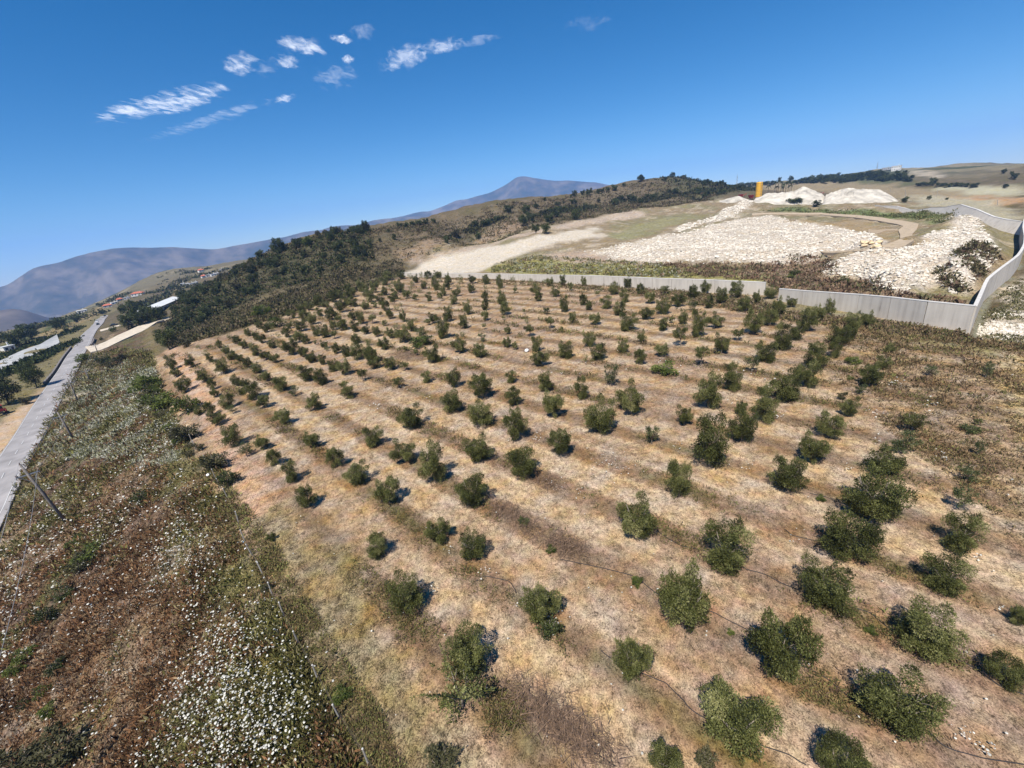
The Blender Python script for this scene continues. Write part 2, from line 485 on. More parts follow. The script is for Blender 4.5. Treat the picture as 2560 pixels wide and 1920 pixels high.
# orchard floor: mown strips between the rows
AZR = R_(-43); QN = (math.cos(AZR), -math.sin(AZR)); ROWP = 6.32; ROWPH = 2.67
ORCH = [(388,892),(440,862),(560,838),(700,795),(860,742),(1012,690),(1200,694),(1470,711),(1780,722),(1950,778),(2200,806),(2416,838),(2560,862),(2900,900),(2900,2200),(980,2200),(850,1800),(640,1420),(497,1150),(404,970)]
om = np.maximum(blur(zone_mask(ORCH), 1), sstep(-.4, .4, fs) * (_rr < 34) * (TX > -30))
om = np.maximum(om, (fs > 0.3) * (_rr < 150) * (np.abs(_AA) > R_(57)) * (_AA > R_(-100) ) * (TX > -20) * 1.0)
om = np.maximum(om, (fs > 0.3) * (_rr < 150) * (np.abs(_AA) > R_(120)) * 1.0)
q = TX * QN[0] + TY * QN[1]; al = TX * math.sin(AZR) + TY * math.cos(AZR)
ph = np.abs(((q - ROWPH + (n1 - .5) * 1.2) / ROWP + .5) % 1 - .5) * 2      # 0 on a row, 1 midway
OC = np.array((.322, .215, .120)) * np.ones(TX.shape + (1,))
def mo(M, c):
    global OC
    M = np.asarray(M, float)[..., None]; OC = OC * (1 - M) + np.array(c) * M
mo(sstep(.42, .62, n1) * .6, (.27, .170, .10)); 
mo(sstep(.5, .1, ph) * (.45 + .5 * sstep(.35, .65, n2)), (.175, .115, .064))
mo(sstep(.35, .0, ph) * sstep(.52, .66, fbm(TX / 7, TY / 7, 91, 3)) * .8, (.15, .122, .048))
tyre = np.exp(-((ph - .55) / .1) ** 2) * sstep(.4, .6, fbm(al / 30, q / 6, 15, 3))
mo(sstep(.42, .62, ph) * (.4 + .5 * sstep(.42, .62, fbm(al / 40, q / 5, 15, 3))), (.435, .318, .188)); mo(tyre * .7, (.51, .385, .24))
mo(sstep(.6, .72, n3) * .5, (.21, .14, .08)); mo(sstep(.56, .7, fbm(TX / 9, TY / 9, 97, 4)) * .5, (.27, .18, .118))
OC = OC
ZC = ZC * .8
OC = OC * np.array((.87, .835, .80))
ZC = ZC * (1 - om[..., None]) + OC * om[..., None]; ZA = ZA * (1 - om) + .5 * om
RW = [(2080,800),(2200,812),(2416,842),(2560,865),(2900,900),(2900,1500),(2560,1400),(2450,1250),(2280,1130),(2130,1000),(2050,900)]
rw = blur(zone_mask(RW, .03, 4), 8)
mixin(rw * .7, (.23, .148, .08), .8); mixin(rw * sstep(.5, .62, n2) * .6, (.14, .09, .05)); mixin(rw * sstep(.52, .66, n1) * .55, (.31, .22, .11)); mixin(rw * sstep(.5, .85, ph) * .5, (.33, .235, .13))
mixin(blur(zone_mask([(2480,900),(2540,880),(2600,900),(2700,1300),(2560,1200),(2500,1010)], .01, 2), 3) * .7, (.36, .26, .11))
mixin(blur(zone_mask([(2200,812),(2416,842),(2500,880),(2440,880),(2250,850),(2150,812)], .01, 7), 2) * .8, (.19, .165, .075))
mixin(sstep(.1, .8, fs) * sstep(4.6, 3.2, fs) * om * (al > 30) * .75, (.37, .225, .135))
mixin(sstep(-.3, .3, fs) * sstep(6.0, 3.0, fs + (n2 - .5) * 5) * (al < 46) * (_rr < 80) * .85, (.17, .128, .055), .8)
# quarry ground
QF = [(1020,685),(1200,610),(1420,560),(1620,520),(1800,495),(1900,505),(2300,505),(2420,530),(2545,590),(2550,650),(2440,760),(2416,836),(1950,778),(1470,708)]
qm = blur(zone_mask(QF), 1); mixin(qm, (.21, .155, .085), .6); mixin(qm * sstep(.5, .6, n1) * .7, (.17, .15, .07)); mixin(qm * sstep(.58, .68, n2) * .6, (.40, .32, .22))
def zone(P, c, a=1.0, amp=None, soft=.01, k=1, seed=0):
    mixin(blur(zone_mask(P, soft, seed), k) * a, c, amp)
zone([(1030,658),(1150,620),(1300,586),(1420,560),(1560,530),(1605,524),(1595,545),(1480,562),(1300,592),(1150,632),(1060,657)], (.36, .275, .2), .85, .9, .012, 1, 1)
zone([(1010,686),(1060,652),(1150,632),(1280,604),(1400,582),(1480,567),(1500,592),(1400,607),(1330,625),(1240,665),(1200,684),(1100,684)], (.46, .39, .295), 1, .4)
zone([(1230,668),(1330,645),(1500,655),(1700,665),(1800,668),(1900,690),(1910,702),(1640,696),(1470,690),(1230,684)], (.24, .215, .07), .9, .8)
zone([(1350,640),(1450,625),(1700,650),(1640,662),(1440,657)], (.33, .24, .17), .8)
zone([(1500,588),(1600,560),(1720,535),(1765,540),(1640,578),(1560,604)], (.20, .185, .085), .8)
zone([(1880,555),(2150,550),(2250,570),(2220,600),(2120,605),(2000,580)], (.27, .19, .095), .8)
zone([(1900,527),(2000,517),(2150,522),(2380,527),(2420,541),(2250,546),(2050,533)], (.11, .145, .042), .9)
zone([(1900,640),(2050,640),(2060,700),(2200,730),(2400,755),(2416,800),(2230,770),(1950,740)], (.20, .13, .08), .85, .9)
for hp in (HEAP1, HEAP2, HEAP3):
    zone(hp, (.42, .35, .265), 1, .7, .006, 1)
zone([(2442,842),(2470,765),(2500,732),(2565,690),(2640,760),(2600,900),(2500,872)], (.40, .335, .25), .9, .8, .01, 1)
zone([(2450,850),(2520,800),(2580,790),(2590,860),(2500,872)], (.30, .24, .13), .5, .8, .02, 1, 4)
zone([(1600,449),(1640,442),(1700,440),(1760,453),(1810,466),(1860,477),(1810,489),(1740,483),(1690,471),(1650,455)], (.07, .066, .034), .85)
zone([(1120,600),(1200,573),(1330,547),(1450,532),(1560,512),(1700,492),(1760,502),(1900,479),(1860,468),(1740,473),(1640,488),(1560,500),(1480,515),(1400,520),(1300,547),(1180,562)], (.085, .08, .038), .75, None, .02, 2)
zone(CHAN, (.16, .15, .10), 1, .4, 0, 0)
# fields on the far right
zone([(1900,462),(2100,450),(2300,470),(2560,470),(2560,500),(2400,505),(2250,500),(1900,475)], (.25, .19, .105), .8, .5)
zone([(2330,468),(2450,463),(2560,470),(2560,488),(2400,482)], (.34, .31, .20), .9, .4)
zone([(2390,490),(2560,493),(2560,516),(2470,508)], (.40, .225, .10), .9, .4)
zone([(2250,492),(2330,488),(2420,494),(2560,520),(2560,548),(2420,528),(2300,508)], (.33, .29, .19), .8, .5)
zone([(2260,420),(2330,432),(2380,440),(2300,440)], (.45, .37, .27), .7)
zone([(2010,455),(2120,444),(2230,437),(2290,455),(2270,466),(2150,455)], (.085, .09, .04), .9)

na, nr = TX.shape
idx = np.arange(na * nr).reshape(na, nr)
fq = np.stack([idx[:-1, :-1], idx[1:, :-1], idx[1:, 1:], idx[:-1, 1:]], -1).reshape(-1, 4)
Vg = np.stack([TX, TY, TZ], -1).reshape(-1, 3)
# close the small hole below the camera
c0 = len(Vg); Vg = np.vstack([Vg, [0, 0, TZ[:, 0].mean()]])
tri = np.stack([np.full(na - 1, c0), idx[1:, 0], idx[:-1, 0]], -1)

def ground_material():
    mt, nt, b = mat_new('dry_ground')
    L = nt.links.new
    tc = N(nt, 'ShaderNodeTexCoord'); a = N(nt, 'ShaderNodeAttribute', attribute_name='cover'); am = N(nt, 'ShaderNodeAttribute', attribute_name='patchy')
    def noise(sc, det, vec=None, dist=0.0):
        n = N(nt, 'ShaderNodeTexNoise', scale=sc, detail=det); n.inputs['Distortion'].default_value = dist
        L(vec or tc.outputs['Object'], n.inputs['Vector']); return n.outputs[0]
    mp = N(nt, 'ShaderNodeMapping'); mp.inputs['Rotation'].default_value = (0, 0, R_(43)); mp.inputs['Scale'].default_value = (1, .8, 1)
    L(tc.outputs['Object'], mp.inputs[0])
    nA = noise(0.8, 6.0); nB = noise(2.3, 5.0, mp.outputs[0], .6); nC = noise(6.0, 5.0, mp.outputs[0], 2.2); nD = noise(0.07, 4.0)
    def mul(x, y, op='MULTIPLY'):
        n = N(nt, 'ShaderNodeMath', operation=op)
        for i, q in enumerate((x, y)):
            if isinstance(q, (int, float)): n.inputs[i].default_value = q
            else: L(q, n.inputs[i])
        return n.outputs[0]
    s = mul(mul(mul(nA, .6), mul(nB, 1.2), 'ADD'), mul(mul(nC, 2.4), mul(nD, .2), 'ADD'), 'ADD')      # mean about 2.2
    s = mul(mul(s, 2.2, 'SUBTRACT'), 1.9)
    s = mul(s, mul(am.outputs['Fac'], 1.55))
    f = mul(1.0, s, 'ADD')
    cl = N(nt, 'ShaderNodeClamp'); cl.inputs['Min'].default_value = .3; cl.inputs['Max'].default_value = 1.75; L(f, cl.inputs['Value'])
    vm = N(nt, 'ShaderNodeVectorMath', operation='SCALE'); L(a.outputs['Color'], vm.inputs[0]); L(cl.outputs[0], vm.inputs['Scale'])
    # warm and cold straw
    hs = N(nt, 'ShaderNodeHueSaturation'); L(vm.outputs[0], hs.inputs['Color'])
    h = mul(mul(noise(1.1, 3.0), .5, 'SUBTRACT'), .06); L(mul(h, .5, 'ADD'), hs.inputs['Hue'])
    sa = mul(mul(noise(.35, 3.0), .5, 'SUBTRACT'), 1.1); L(mul(sa, .92, 'ADD'), hs.inputs['Saturation'])
    L(hs.outputs[0], b.inputs['Base Color'])
    b.inputs['Roughness'].default_value = .95; b.inputs['Specular IOR Level'].default_value = .05
    bp = N(nt, 'ShaderNodeBump'); bp.inputs['Strength'].default_value = .55; bp.inputs['Distance'].default_value = .12
    L(mul(nB, mul(nC, .7), 'ADD'), bp.inputs['Height']); L(bp.outputs[0], b.inputs['Normal'])
    return mt
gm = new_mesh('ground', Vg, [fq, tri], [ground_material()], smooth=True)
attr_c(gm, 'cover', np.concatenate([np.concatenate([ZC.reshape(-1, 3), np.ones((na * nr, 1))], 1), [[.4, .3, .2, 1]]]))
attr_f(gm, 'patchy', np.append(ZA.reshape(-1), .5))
tag(link('ground', gm), kind='structure')

# ------------------------------------------------------------------ far mountains, foothills, sea
def mountain_material(name, c1, c2, c3, sc):
    mt, nt, b = mat_new(name); L = nt.links.new
    tc = N(nt, 'ShaderNodeTexCoord'); n = N(nt, 'ShaderNodeTexNoise', scale=sc, detail=8.0); n.inputs['Distortion'].default_value = .8
    L(tc.outputs['Object'], n.inputs['Vector'])
    n2 = N(nt, 'ShaderNodeTexNoise', scale=sc * 6, detail=6.0); L(tc.outputs['Object'], n2.inputs['Vector'])
    ad = N(nt, 'ShaderNodeMath', operation='MULTIPLY_ADD'); ad.inputs[1].default_value = .5; L(n2.outputs[0], ad.inputs[0]); L(n.outputs[0], ad.inputs[2])
    c = ramp(nt, ad.outputs[0], [(.55, c1), (.72, c2), (.9, c3)])
    L(c, b.inputs['Base Color']); b.inputs['Roughness'].default_value = 1; b.inputs['Specular IOR Level'].default_value = 0
    return mt
mm = mountain_material('mountain_slope', (.042, .050, .036), (.088, .078, .056), (.17, .138, .10), .0022)
mf = mountain_material('foothill_slope', (.07, .062, .046), (.105, .082, .062), (.15, .118, .088), .004)
def ridge(name, prof, R, depth, base, mat, gul, seed):
    P = np.array(prof, float); X, Y, Z = at_range(P[:, 0], P[:, 1], R)
    az = np.arctan2(X, Y); o = np.argsort(az); az = az[o]; Z = Z[o]
    A = np.linspace(az[0], az[-1], max(60, int((az[-1] - az[0]) * R / 28)))
    zr = np.interp(A, az, Z); k = np.array((1, 2, 3, 2, 1.)) / 9
    zr = np.convolve(np.pad(zr, 2, 'edge'), k, 'valid')
    T = np.concatenate([np.linspace(0, 1, 46), np.linspace(1.05, 1.5, 8)])
    AA, TT = np.meshgrid(A, T, indexing='ij')
    rr = R - depth * (1 - TT)
    zz = np.where(TT <= 1, base + (zr[:, None] - base) * (TT ** .85), zr[:, None] - (TT - 1) * 2.0 * (zr[:, None] - base))
    x, y = rr * np.sin(AA), rr * np.cos(AA)
    g = np.abs(fbm(AA * R / 420 + fbm(x / 500, y / 500, seed + 7, 3) * 1.6, TT * .9, seed, 5) - .5) * 2
    zz = zz - (1 - g) * gul * np.sin(np.pi * np.clip(TT, 0, 1)) ** .8 + (fbm(x / 160, y / 160, seed + 3, 4) - .5) * gul * .5 * (np.clip(1.02 - TT, 0, 1) ** .5)
    ii = np.arange(AA.size).reshape(AA.shape)
    f = np.stack([ii[:-1, :-1], ii[1:, :-1], ii[1:, 1:], ii[:-1, 1:]], -1).reshape(-1, 4)
    o = link(name, new_mesh(name, np.stack([x, y, zz], -1).reshape(-1, 3), f, [mat], smooth=True))
    return tag(o, kind='structure')
ridge('mountain', [(-420,760),(-160,728),(0,718),(20,715),(50,690),(85,668),(150,657),(180,644),(230,630),(290,620),(330,619),(380,617),(430,617),(470,621),(530,625),(580,616),(640,604),(700,594),(745,583),(800,575),(840,563),(900,561),(935,550),(1000,545),(1060,540),(1200,530)], 5200, 2700, -520, mm, 300, 3)
ridge('mountain', [(860,580),(900,565),(935,552),(1000,542),(1050,530),(1075,528),(1110,515),(1140,500),(1170,497),(1230,480),(1265,462),(1290,443),(1305,440),(1340,446),(1390,453),(1415,450),(1450,455),(1490,455),(1530,464),(1570,475),(1640,488),(1750,500)], 6200, 2200, -350, mm, 240, 9)
ridge('foothill', [(-420,850),(-100,812),(0,775),(30,770),(70,775),(110,795),(150,800),(200,790),(260,772),(330,748),(400,735),(470,725),(520,716)], 2900, 1000, -330, mf, 45, 15)

sm, snt, sb = mat_new('sea_water')
sb.inputs['Base Color'].default_value = (.008, .035, .10, 1); sb.inputs['Roughness'].default_value = .45; sb.inputs['Specular IOR Level'].default_value = .5
tcs = N(snt, 'ShaderNodeTexCoord'); nzs = N(snt, 'ShaderNodeTexNoise', scale=.05, detail=4.0); snt.links.new(tcs.outputs['Object'], nzs.inputs['Vector'])
bps = N(snt, 'ShaderNodeBump'); bps.inputs['Strength'].default_value = .4; snt.links.new(nzs.outputs[0], bps.inputs['Height']); snt.links.new(bps.outputs[0], sb.inputs['Normal'])
a0, a1 = R_(12), R_(38.5)
An = np.linspace(a0, a1, 40); Rn = np.array((2300, 4500, 8400.))
SV = np.array([(r * math.sin(a), r * math.cos(a), -46.0) for a in An for r in (2300, 3600, 8400 - max(0, math.degrees(a) - 21) * 200)])
ii = np.arange(len(SV)).reshape(len(An), 3)
tag(link('sea', new_mesh('sea', SV, np.stack([ii[:-1, :-1], ii[1:, :-1], ii[1:, 1:], ii[:-1, 1:]], -1).reshape(-1, 4), [sm])), kind='structure')

# ------------------------------------------------------------------ road, tracks, channel
def ribbon(name, pairs, mat, lift=.07, step=4.0, conv=True):
    a = np.array([gp1(*p[0]) for p in pairs]); b = np.array([gp1(*p[1]) for p in pairs])
    return strip(name, a[:, :2], b[:, :2], mat, lift, step)
def strip(name, a, b, mat, lift=.07, step=4.0, nx=5):
    d = np.concatenate([[0], np.cumsum(np.linalg.norm(np.diff((a + b) / 2, axis=0), axis=1))])
    n = max(4, int(d[-1] / step)); t = np.linspace(0, d[-1], n)
    A = np.stack([np.interp(t, d, a[:, i]) for i in (0, 1)], 1); B = np.stack([np.interp(t, d, b[:, i]) for i in (0, 1)], 1)
    s = np.linspace(0, 1, nx)[None, :, None]
    P = A[:, None] * (1 - s) + B[:, None] * s
    z = terr(P[..., 0], P[..., 1])
    z = np.maximum(z, z.mean(1, keepdims=True)) if lift < .2 else z
    if lift >= .12 and n > 12:
        kz = np.ones(7) / 7; z = np.stack([np.convolve(np.pad(z[:, i], 3, 'edge'), kz, 'valid') for i in range(nx)], 1); lift = lift + (.1 if name == 'road' else .25)
    V = np.concatenate([P, (z + lift)[..., None]], -1)
    ii = np.arange(n * nx).reshape(n, nx)
    top = np.stack([ii[:-1, :-1], ii[:-1, 1:], ii[1:, 1:], ii[1:, :-1]], -1).reshape(-1, 4)
    V = V.reshape(-1, 3); nV = len(V)
    sk = []; Vs = V.copy(); Vs[:, 2] -= lift + .5
    for e in (ii[:, 0], ii[:, -1]):
        sk.append(np.stack([e[:-1], e[1:], e[1:] + nV, e[:-1] + nV], -1))
    me = new_mesh(name, np.vstack([V, Vs]), np.vstack([top] + sk), [mat])
    o = link(name, me); tag(o, kind='structure'); return o, A, B
asphalt = plain('worn_asphalt', (.275, .255, .245), .85, .22, .25)
chalk = plain('chalky_gravel', (.50, .425, .325), .95, .18, .5)
paint = plain('road_paint', (.50, .49, .47), .6, .1, 1.5)
RP = [((4,1345),(-62,1250)),((40,1222),(-28,1195)),((69,1155),(0,1152)),((95,1102),(40,1090)),((127,1024),(87,1016)),((156,972),(118,963)),((179,932),(140,928)),((200,894),(162,903)),((222,858),(196,858)),((240,833),(217,833)),((254,803),(245,797)),((263,790),(256,789))]
pr = np.array([gp1(*p[0])[:2] for p in RP]); pl = np.array([gp1(*p[1])[:2] for p in RP])
# straight road: fit both edges by a smooth line and carry it on behind the camera
cen = (pr + pl) / 2
dirn = (cen[6] - cen[2]) / np.linalg.norm(cen[6] - cen[2]); nrm = np.array((dirn[1], -dirn[0]))
st = (cen - cen[2]) @ dirn; off = (cen - cen[2]) @ nrm
cf = np.polyfit(st[1:], off[1:], 2)
SS = np.concatenate([np.arange(-150, 0, 12), np.arange(0, st[-1] + 5, 12)])
cc = cen[2] + SS[:, None] * dirn + np.where(SS < 0, cf[2] + cf[1] * SS, np.polyval(cf, SS))[:, None] * nrm
HW = 2.9
tz0 = None
tv = np.gradient(cc, axis=0); tv /= np.linalg.norm(tv, axis=1)[:, None]; nv = np.stack([tv[:, 1], -tv[:, 0]], 1)
road, rA, rB = strip('road', cc + nv * (HW + .8), cc - nv * HW, asphalt, .16, 4.0, 7)
def on_road(s, o):
    s = np.atleast_1d(np.asarray(s, float))
    c = np.stack([np.interp(s, SS, cc[:, i]) for i in (0, 1)], 1); n = np.stack([np.interp(s, SS, nv[:, i]) for i in (0, 1)], 1)
    return c + n * o
def road_z(p):
    return terr(p[:, 0], p[:, 1])
def decal(name, quads, mat, parent, h=.2):
    V = []
    for q in quads:
        V += [(*p, 0) for p in q]
    V = np.array(V)
    # sit just above the road's own surface
    cen_ = V.reshape(-1, 4, 3).mean(1)
    me = road.data; co = np.empty(len(me.vertices) * 3, np.float32); me.vertices.foreach_get('co', co); co = co.reshape(-1, 3)[:len(me.vertices) // 2]
    for i in range(len(V)):
        d = (co[:, 0] - V[i, 0]) ** 2 + (co[:, 1] - V[i, 1]) ** 2
        k = np.argsort(d)[:3]; wgt = 1 / (d[k] + .01); V[i, 2] = (co[k, 2] * wgt).sum() / wgt.sum() + .035
    f = np.arange(len(V)).reshape(-1, 4)
    return link(name, new_mesh(name, V, f, [mat]), parent)
for s in np.arange(-30, 130, 7.0):
    a, b = on_road([s, s + 2.8], -.07), on_road([s, s + 2.8], .07)
    decal('dash', [(a[0], b[0], b[1], a[1])], paint, road)
for o_ in (HW - .25, -HW + .3):
    s_ = np.arange(-60, 330, 6.0); qs = []
    for s in s_:
        a, b = on_road([s, s + 6], o_ - .06), on_road([s, s + 6], o_ + .06)
        qs.append((a[0], b[0], b[1], a[1]))
    decal('edge_line', qs, paint, road)
gravel_lot = None
ribbon('farm_track', [((215,872),(228,884)),((255,862),(262,873)),((300,842),(306,852)),((350,818),(357,828)),((395,800),(400,806)),((428,790),(431,795))], chalk, .12)
ribbon('quarry_track', [((1880,534),(1880,541)),((1960,533),(1960,538)),((2050,534),(2050,539)),((2130,538),(2128,544)),((2205,546),(2195,554)),((2262,556),(2238,562)),((2296,562),(2258,567)),((2292,575),(2245,578)),((2280,588),(2250,590)),((2285,605),(2252,598)),((2260,620),(2240,608)),((2220,628),(2200,617)),((2150,632),(2140,625)),((2060,640),(2050,632))], plain('track_dirt', (.38, .295, .2), .95, .15, .6), .15)
ribbon('quarry_track', [((2170,583),(2170,579)),((2215,577),(2213,573)),((2245,577),(2243,573))], plain('side_track_dirt', (.33, .25, .165), .95, .15, .6), .15)
ribbon('gravel_strip', [((-60,945),(-60,925)),((0,930),(0,906)),((60,900),(60,882)),((105,878),(104,864)),((150,858),(148,848))], plain('grey_gravel', (.34, .335, .32), .95, .22, .4), .15)
ribbon('farm_track', [((250,826),(252,829)),((280,818),(281,821)),((301,812),(302,814))], chalk, .15)
# ------------------------------------------------------------------ plants: prototypes
def quad_leaves(P, Nrm, Ax, Ln, Wd):
    """one small pointed leaf spray per point: two triangles"""
    B = np.cross(Nrm, Ax); B /= np.linalg.norm(B, axis=1)[:, None] + 1e-9
    Ln = Ln[:, None]; Wd = Wd[:, None]
    V = np.stack([P, P + Ax * Ln * .5 + B * Wd, P + Ax * Ln, P + Ax * Ln * .5 - B * Wd], 1).reshape(-1, 3)
    return V, np.arange(len(V)).reshape(-1, 4)

def unit(a):
    return a / (np.linalg.norm(a, axis=-1, keepdims=True) + 1e-9)

def crown_mesh(name, seed, n, mats, lobes=9, sparse=0.0, leaf=.055, spiky=0.0, z0=.0, flat=1.0, core=.30):
    r = np.random.default_rng(seed)
    C = [(0, 0, .5)]; S = [core * .9]
    lobes = int(lobes * 2.3)
    for k in range(lobes):
        a = k * 2.399 + r.uniform(-.5, .5); zz = r.uniform(.12, .88)
        rad = .36 * math.sqrt(max(.05, 1 - ((zz - .52) / .52) ** 2)) * r.uniform(.62, 1.12) * (.72 if zz < .3 else 1)
        C.append((rad * math.cos(a), rad * math.sin(a), zz)); S.append(r.uniform(.075, .165))
    C = np.array(C); S = np.array(S)
    p = S ** 2; p[0] *= .8; p /= p.sum()
    k = r.choice(len(S), n, p=p)
    d = unit(r.normal(size=(n, 3))); d[:, 2] = np.where(r.random(n) < .3, np.abs(d[:, 2]), d[:, 2])
    shell = np.where(r.random(n) < .72, r.uniform(.8, 1.08, n), r.uniform(.2, .8, n))
    if sparse: shell = r.uniform(.1, 1.15, n)
    P = C[k] + d * (S[k] * shell)[:, None]
    # little twigs that stick out of the outline
    nt_ = max(20, n // 110); tk = r.integers(1, len(S), nt_); td = unit(unit(C[tk] - np.array((0, 0, .35))) + r.normal(size=(nt_, 3)) * .35 + np.array((0, 0, .35)))
    base = C[tk] + td * S[tk][:, None] * .9; ln = r.uniform(.05, .13 + spiky * .25, nt_)
    m_ = 10 if not spiky else 34
    tt = r.random((nt_, m_)); TP = (base[:, None] + td[:, None] * (ln[:, None] * tt)[..., None] + r.normal(size=(nt_, m_, 3)) * .012).reshape(-1, 3)
    TD = np.repeat(td, m_, 0)
    P = np.vstack([P, TP]); out = np.vstack([d, TD])
    P[:, 2] = z0 + (1 - z0) * np.clip(P[:, 2], -.02, None) * flat
    Ax = unit(out * .7 + r.normal(size=P.shape) * .6 + np.array((0, 0, .25))); Nr = unit(r.normal(size=P.shape) * .8 + out * .6 + np.array((0, 0, .4)))
    Ln = leaf * r.uniform(.7, 1.5, len(P)); Wd = Ln * r.uniform(.13, .25, len(P))
    V, f = quad_leaves(P, Nr, Ax, Ln, Wd)
    lt = r.normal(size=len(S)) * .10; lift = np.concatenate([lt[k], lt[np.repeat(tk, m_)]])
    tone = .47 + lift + (fbm(P[:, 0] * 7 + seed, P[:, 1] * 7 + P[:, 2] * 5, seed, 3) - .5) * .9 + r.normal(size=len(P)) * .13
    me = new_mesh(name, V, f, mats); attr_f(me, 'rnd', np.repeat(np.clip(tone, 0, 1), 4))
    return me

def trunk_mesh(name, seed, mat, h=.55, rad=.03, limbs=4, lean=.05):
    r = np.random.default_rng(seed); mb = MB()
    top = np.array((r.uniform(-lean, lean), r.uniform(-lean, lean), h * .45))
    mb.tube([(0, 0, -.05), (top[0] * .3, top[1] * .3, h * .12), tuple(top * np.array((.8, .8, .8))), tuple(top)], [rad * 1.5, rad * 1.05, rad * .85, rad * .7], 7)
    for k in range(limbs):
        a = k * 2 * math.pi / limbs + r.uniform(-.4, .4); e = top + np.array((math.cos(a) * r.uniform(.16, .26), math.sin(a) * r.uniform(.16, .26), h * r.uniform(.5, .9)))
        mid = (top + e) / 2 + np.array((math.cos(a), math.sin(a), 0)) * .04
        mb.tube([top - np.array((0, 0, .02)), mid, e], [rad * .62, rad * .42, rad * .16], 5)
        for q in range(2):
            e2 = mid + np.array((math.cos(a + q * 2 - 1) * .14, math.sin(a + q * 2 - 1) * .14, h * .35)); mb.tube([mid, (mid + e2) / 2 + np.array((0, 0, .02)), e2], [rad * .35, rad * .24, rad * .1], 4)
    return mb.mesh(name, mat, True)

m_olive = foliage('olive_leaves', [(.05, (.022, .024, .007)), (.4, (.076, .083, .022)), (.7, (.165, .168, .052)), (1, (.32, .30, .13))], .24)
m_oliveg = foliage('young_olive_leaves', [(.05, (.03, .04, .014)), (.45, (.075, .09, .034)), (.75, (.14, .155, .06)), (1, (.23, .24, .12))], .25)
m_dark = foliage('evergreen_leaves', [(.05, (.015, .02, .007)), (.45, (.048, .06, .019)), (.8, (.10, .115, .036)), (1, (.17, .18, .065))], .15)
m_bright = foliage('fresh_green_leaves', [(.05, (.03, .042, .009)), (.45, (.085, .11, .022)), (.8, (.16, .185, .04)), (1, (.24, .26, .07))], .3)
m_scrub = foliage('scrub_leaves', [(.05, (.022, .022, .010)), (.45, (.06, .058, .025)), (.8, (.11, .098, .045)), (1, (.18, .15, .08))], .15)
m_dry = foliage('dry_twigs', [(.05, (.05, .036, .028)), (.5, (.12, .085, .065)), (1, (.25, .19, .15))], .1)
m_bark = plain('olive_bark', (.20, .165, .13), .9, .35, 14, bump=.4)
m_barkd = plain('dark_bark', (.09, .07, .055), .9, .35, 10)
olive_crowns = [crown_mesh('olive_crown', 100 + i, 15000, [m_olive], lobes=[8, 10, 7, 11, 9, 8, 10, 9][i], leaf=.03, core=[.3, .27, .33, .25, .3, .28, .31, .29][i]) for i in range(8)]
pale_crowns = [crown_mesh('pale_olive_crown', 140 + i, 1500, [m_oliveg], lobes=7, sparse=1, leaf=.06, z0=.12, core=.22) for i in range(3)]
tall_crowns = [crown_mesh('olive_crown_on_stem', 150 + i, 4500, [m_olive], lobes=8, leaf=.042, z0=.33, core=.25) for i in range(3)]
spiky_crown = crown_mesh('spiky_crown', 160, 1500, [m_olive], lobes=11, leaf=.05, spiky=1.4, core=.14, sparse=1)
tree_crowns = [crown_mesh('tree_crown', 170 + i, 2600, [m_dark], lobes=8, leaf=.075, core=.3) for i in range(5)]
lean_crowns = [crown_mesh('tree_crown_green', 180 + i, 2200, [m_bright if i == 2 else m_scrub], lobes=8, leaf=.08, core=.28) for i in range(3)]
big_crowns = [crown_mesh('large_tree_crown', 190 + i, 6000, [m_dark], lobes=12, leaf=.05, core=.32) for i in range(2)]
bush_crowns = [crown_mesh('bush_crown', 200 + i, 1300, [[m_bright, m_scrub, m_dark, m_bright][i]], lobes=8, leaf=.085, flat=.95, core=.33) for i in range(4)]
olive_trunks = [trunk_mesh('olive_trunk', 300 + i, m_bark, .6, .026) for i in range(3)]
tall_trunks = [trunk_mesh('olive_stem', 310 + i, m_bark, .75, .028) for i in range(2)]
tree_trunks = [trunk_mesh('tree_trunk', 320 + i, m_barkd, .6, .03) for i in range(2)]

def plant(name, x, y, D, Hh, crown, trunk, label, cat, group, rz=0.0, sink=0.0, parts=True):
    z = float(terr(x, y)) - sink
    if parts:
        e = empty(name, (x, y, z), label, cat, group, rz); e.scale = (D, D, Hh)
        link('crown', crown, e); link('trunk', trunk, e)
    else:
        e = link(name, crown, None, (x, y, z)); e.scale = (D, D, Hh); e.rotation_euler = (0, 0, rz); tag(e, label, cat, group)
    return e

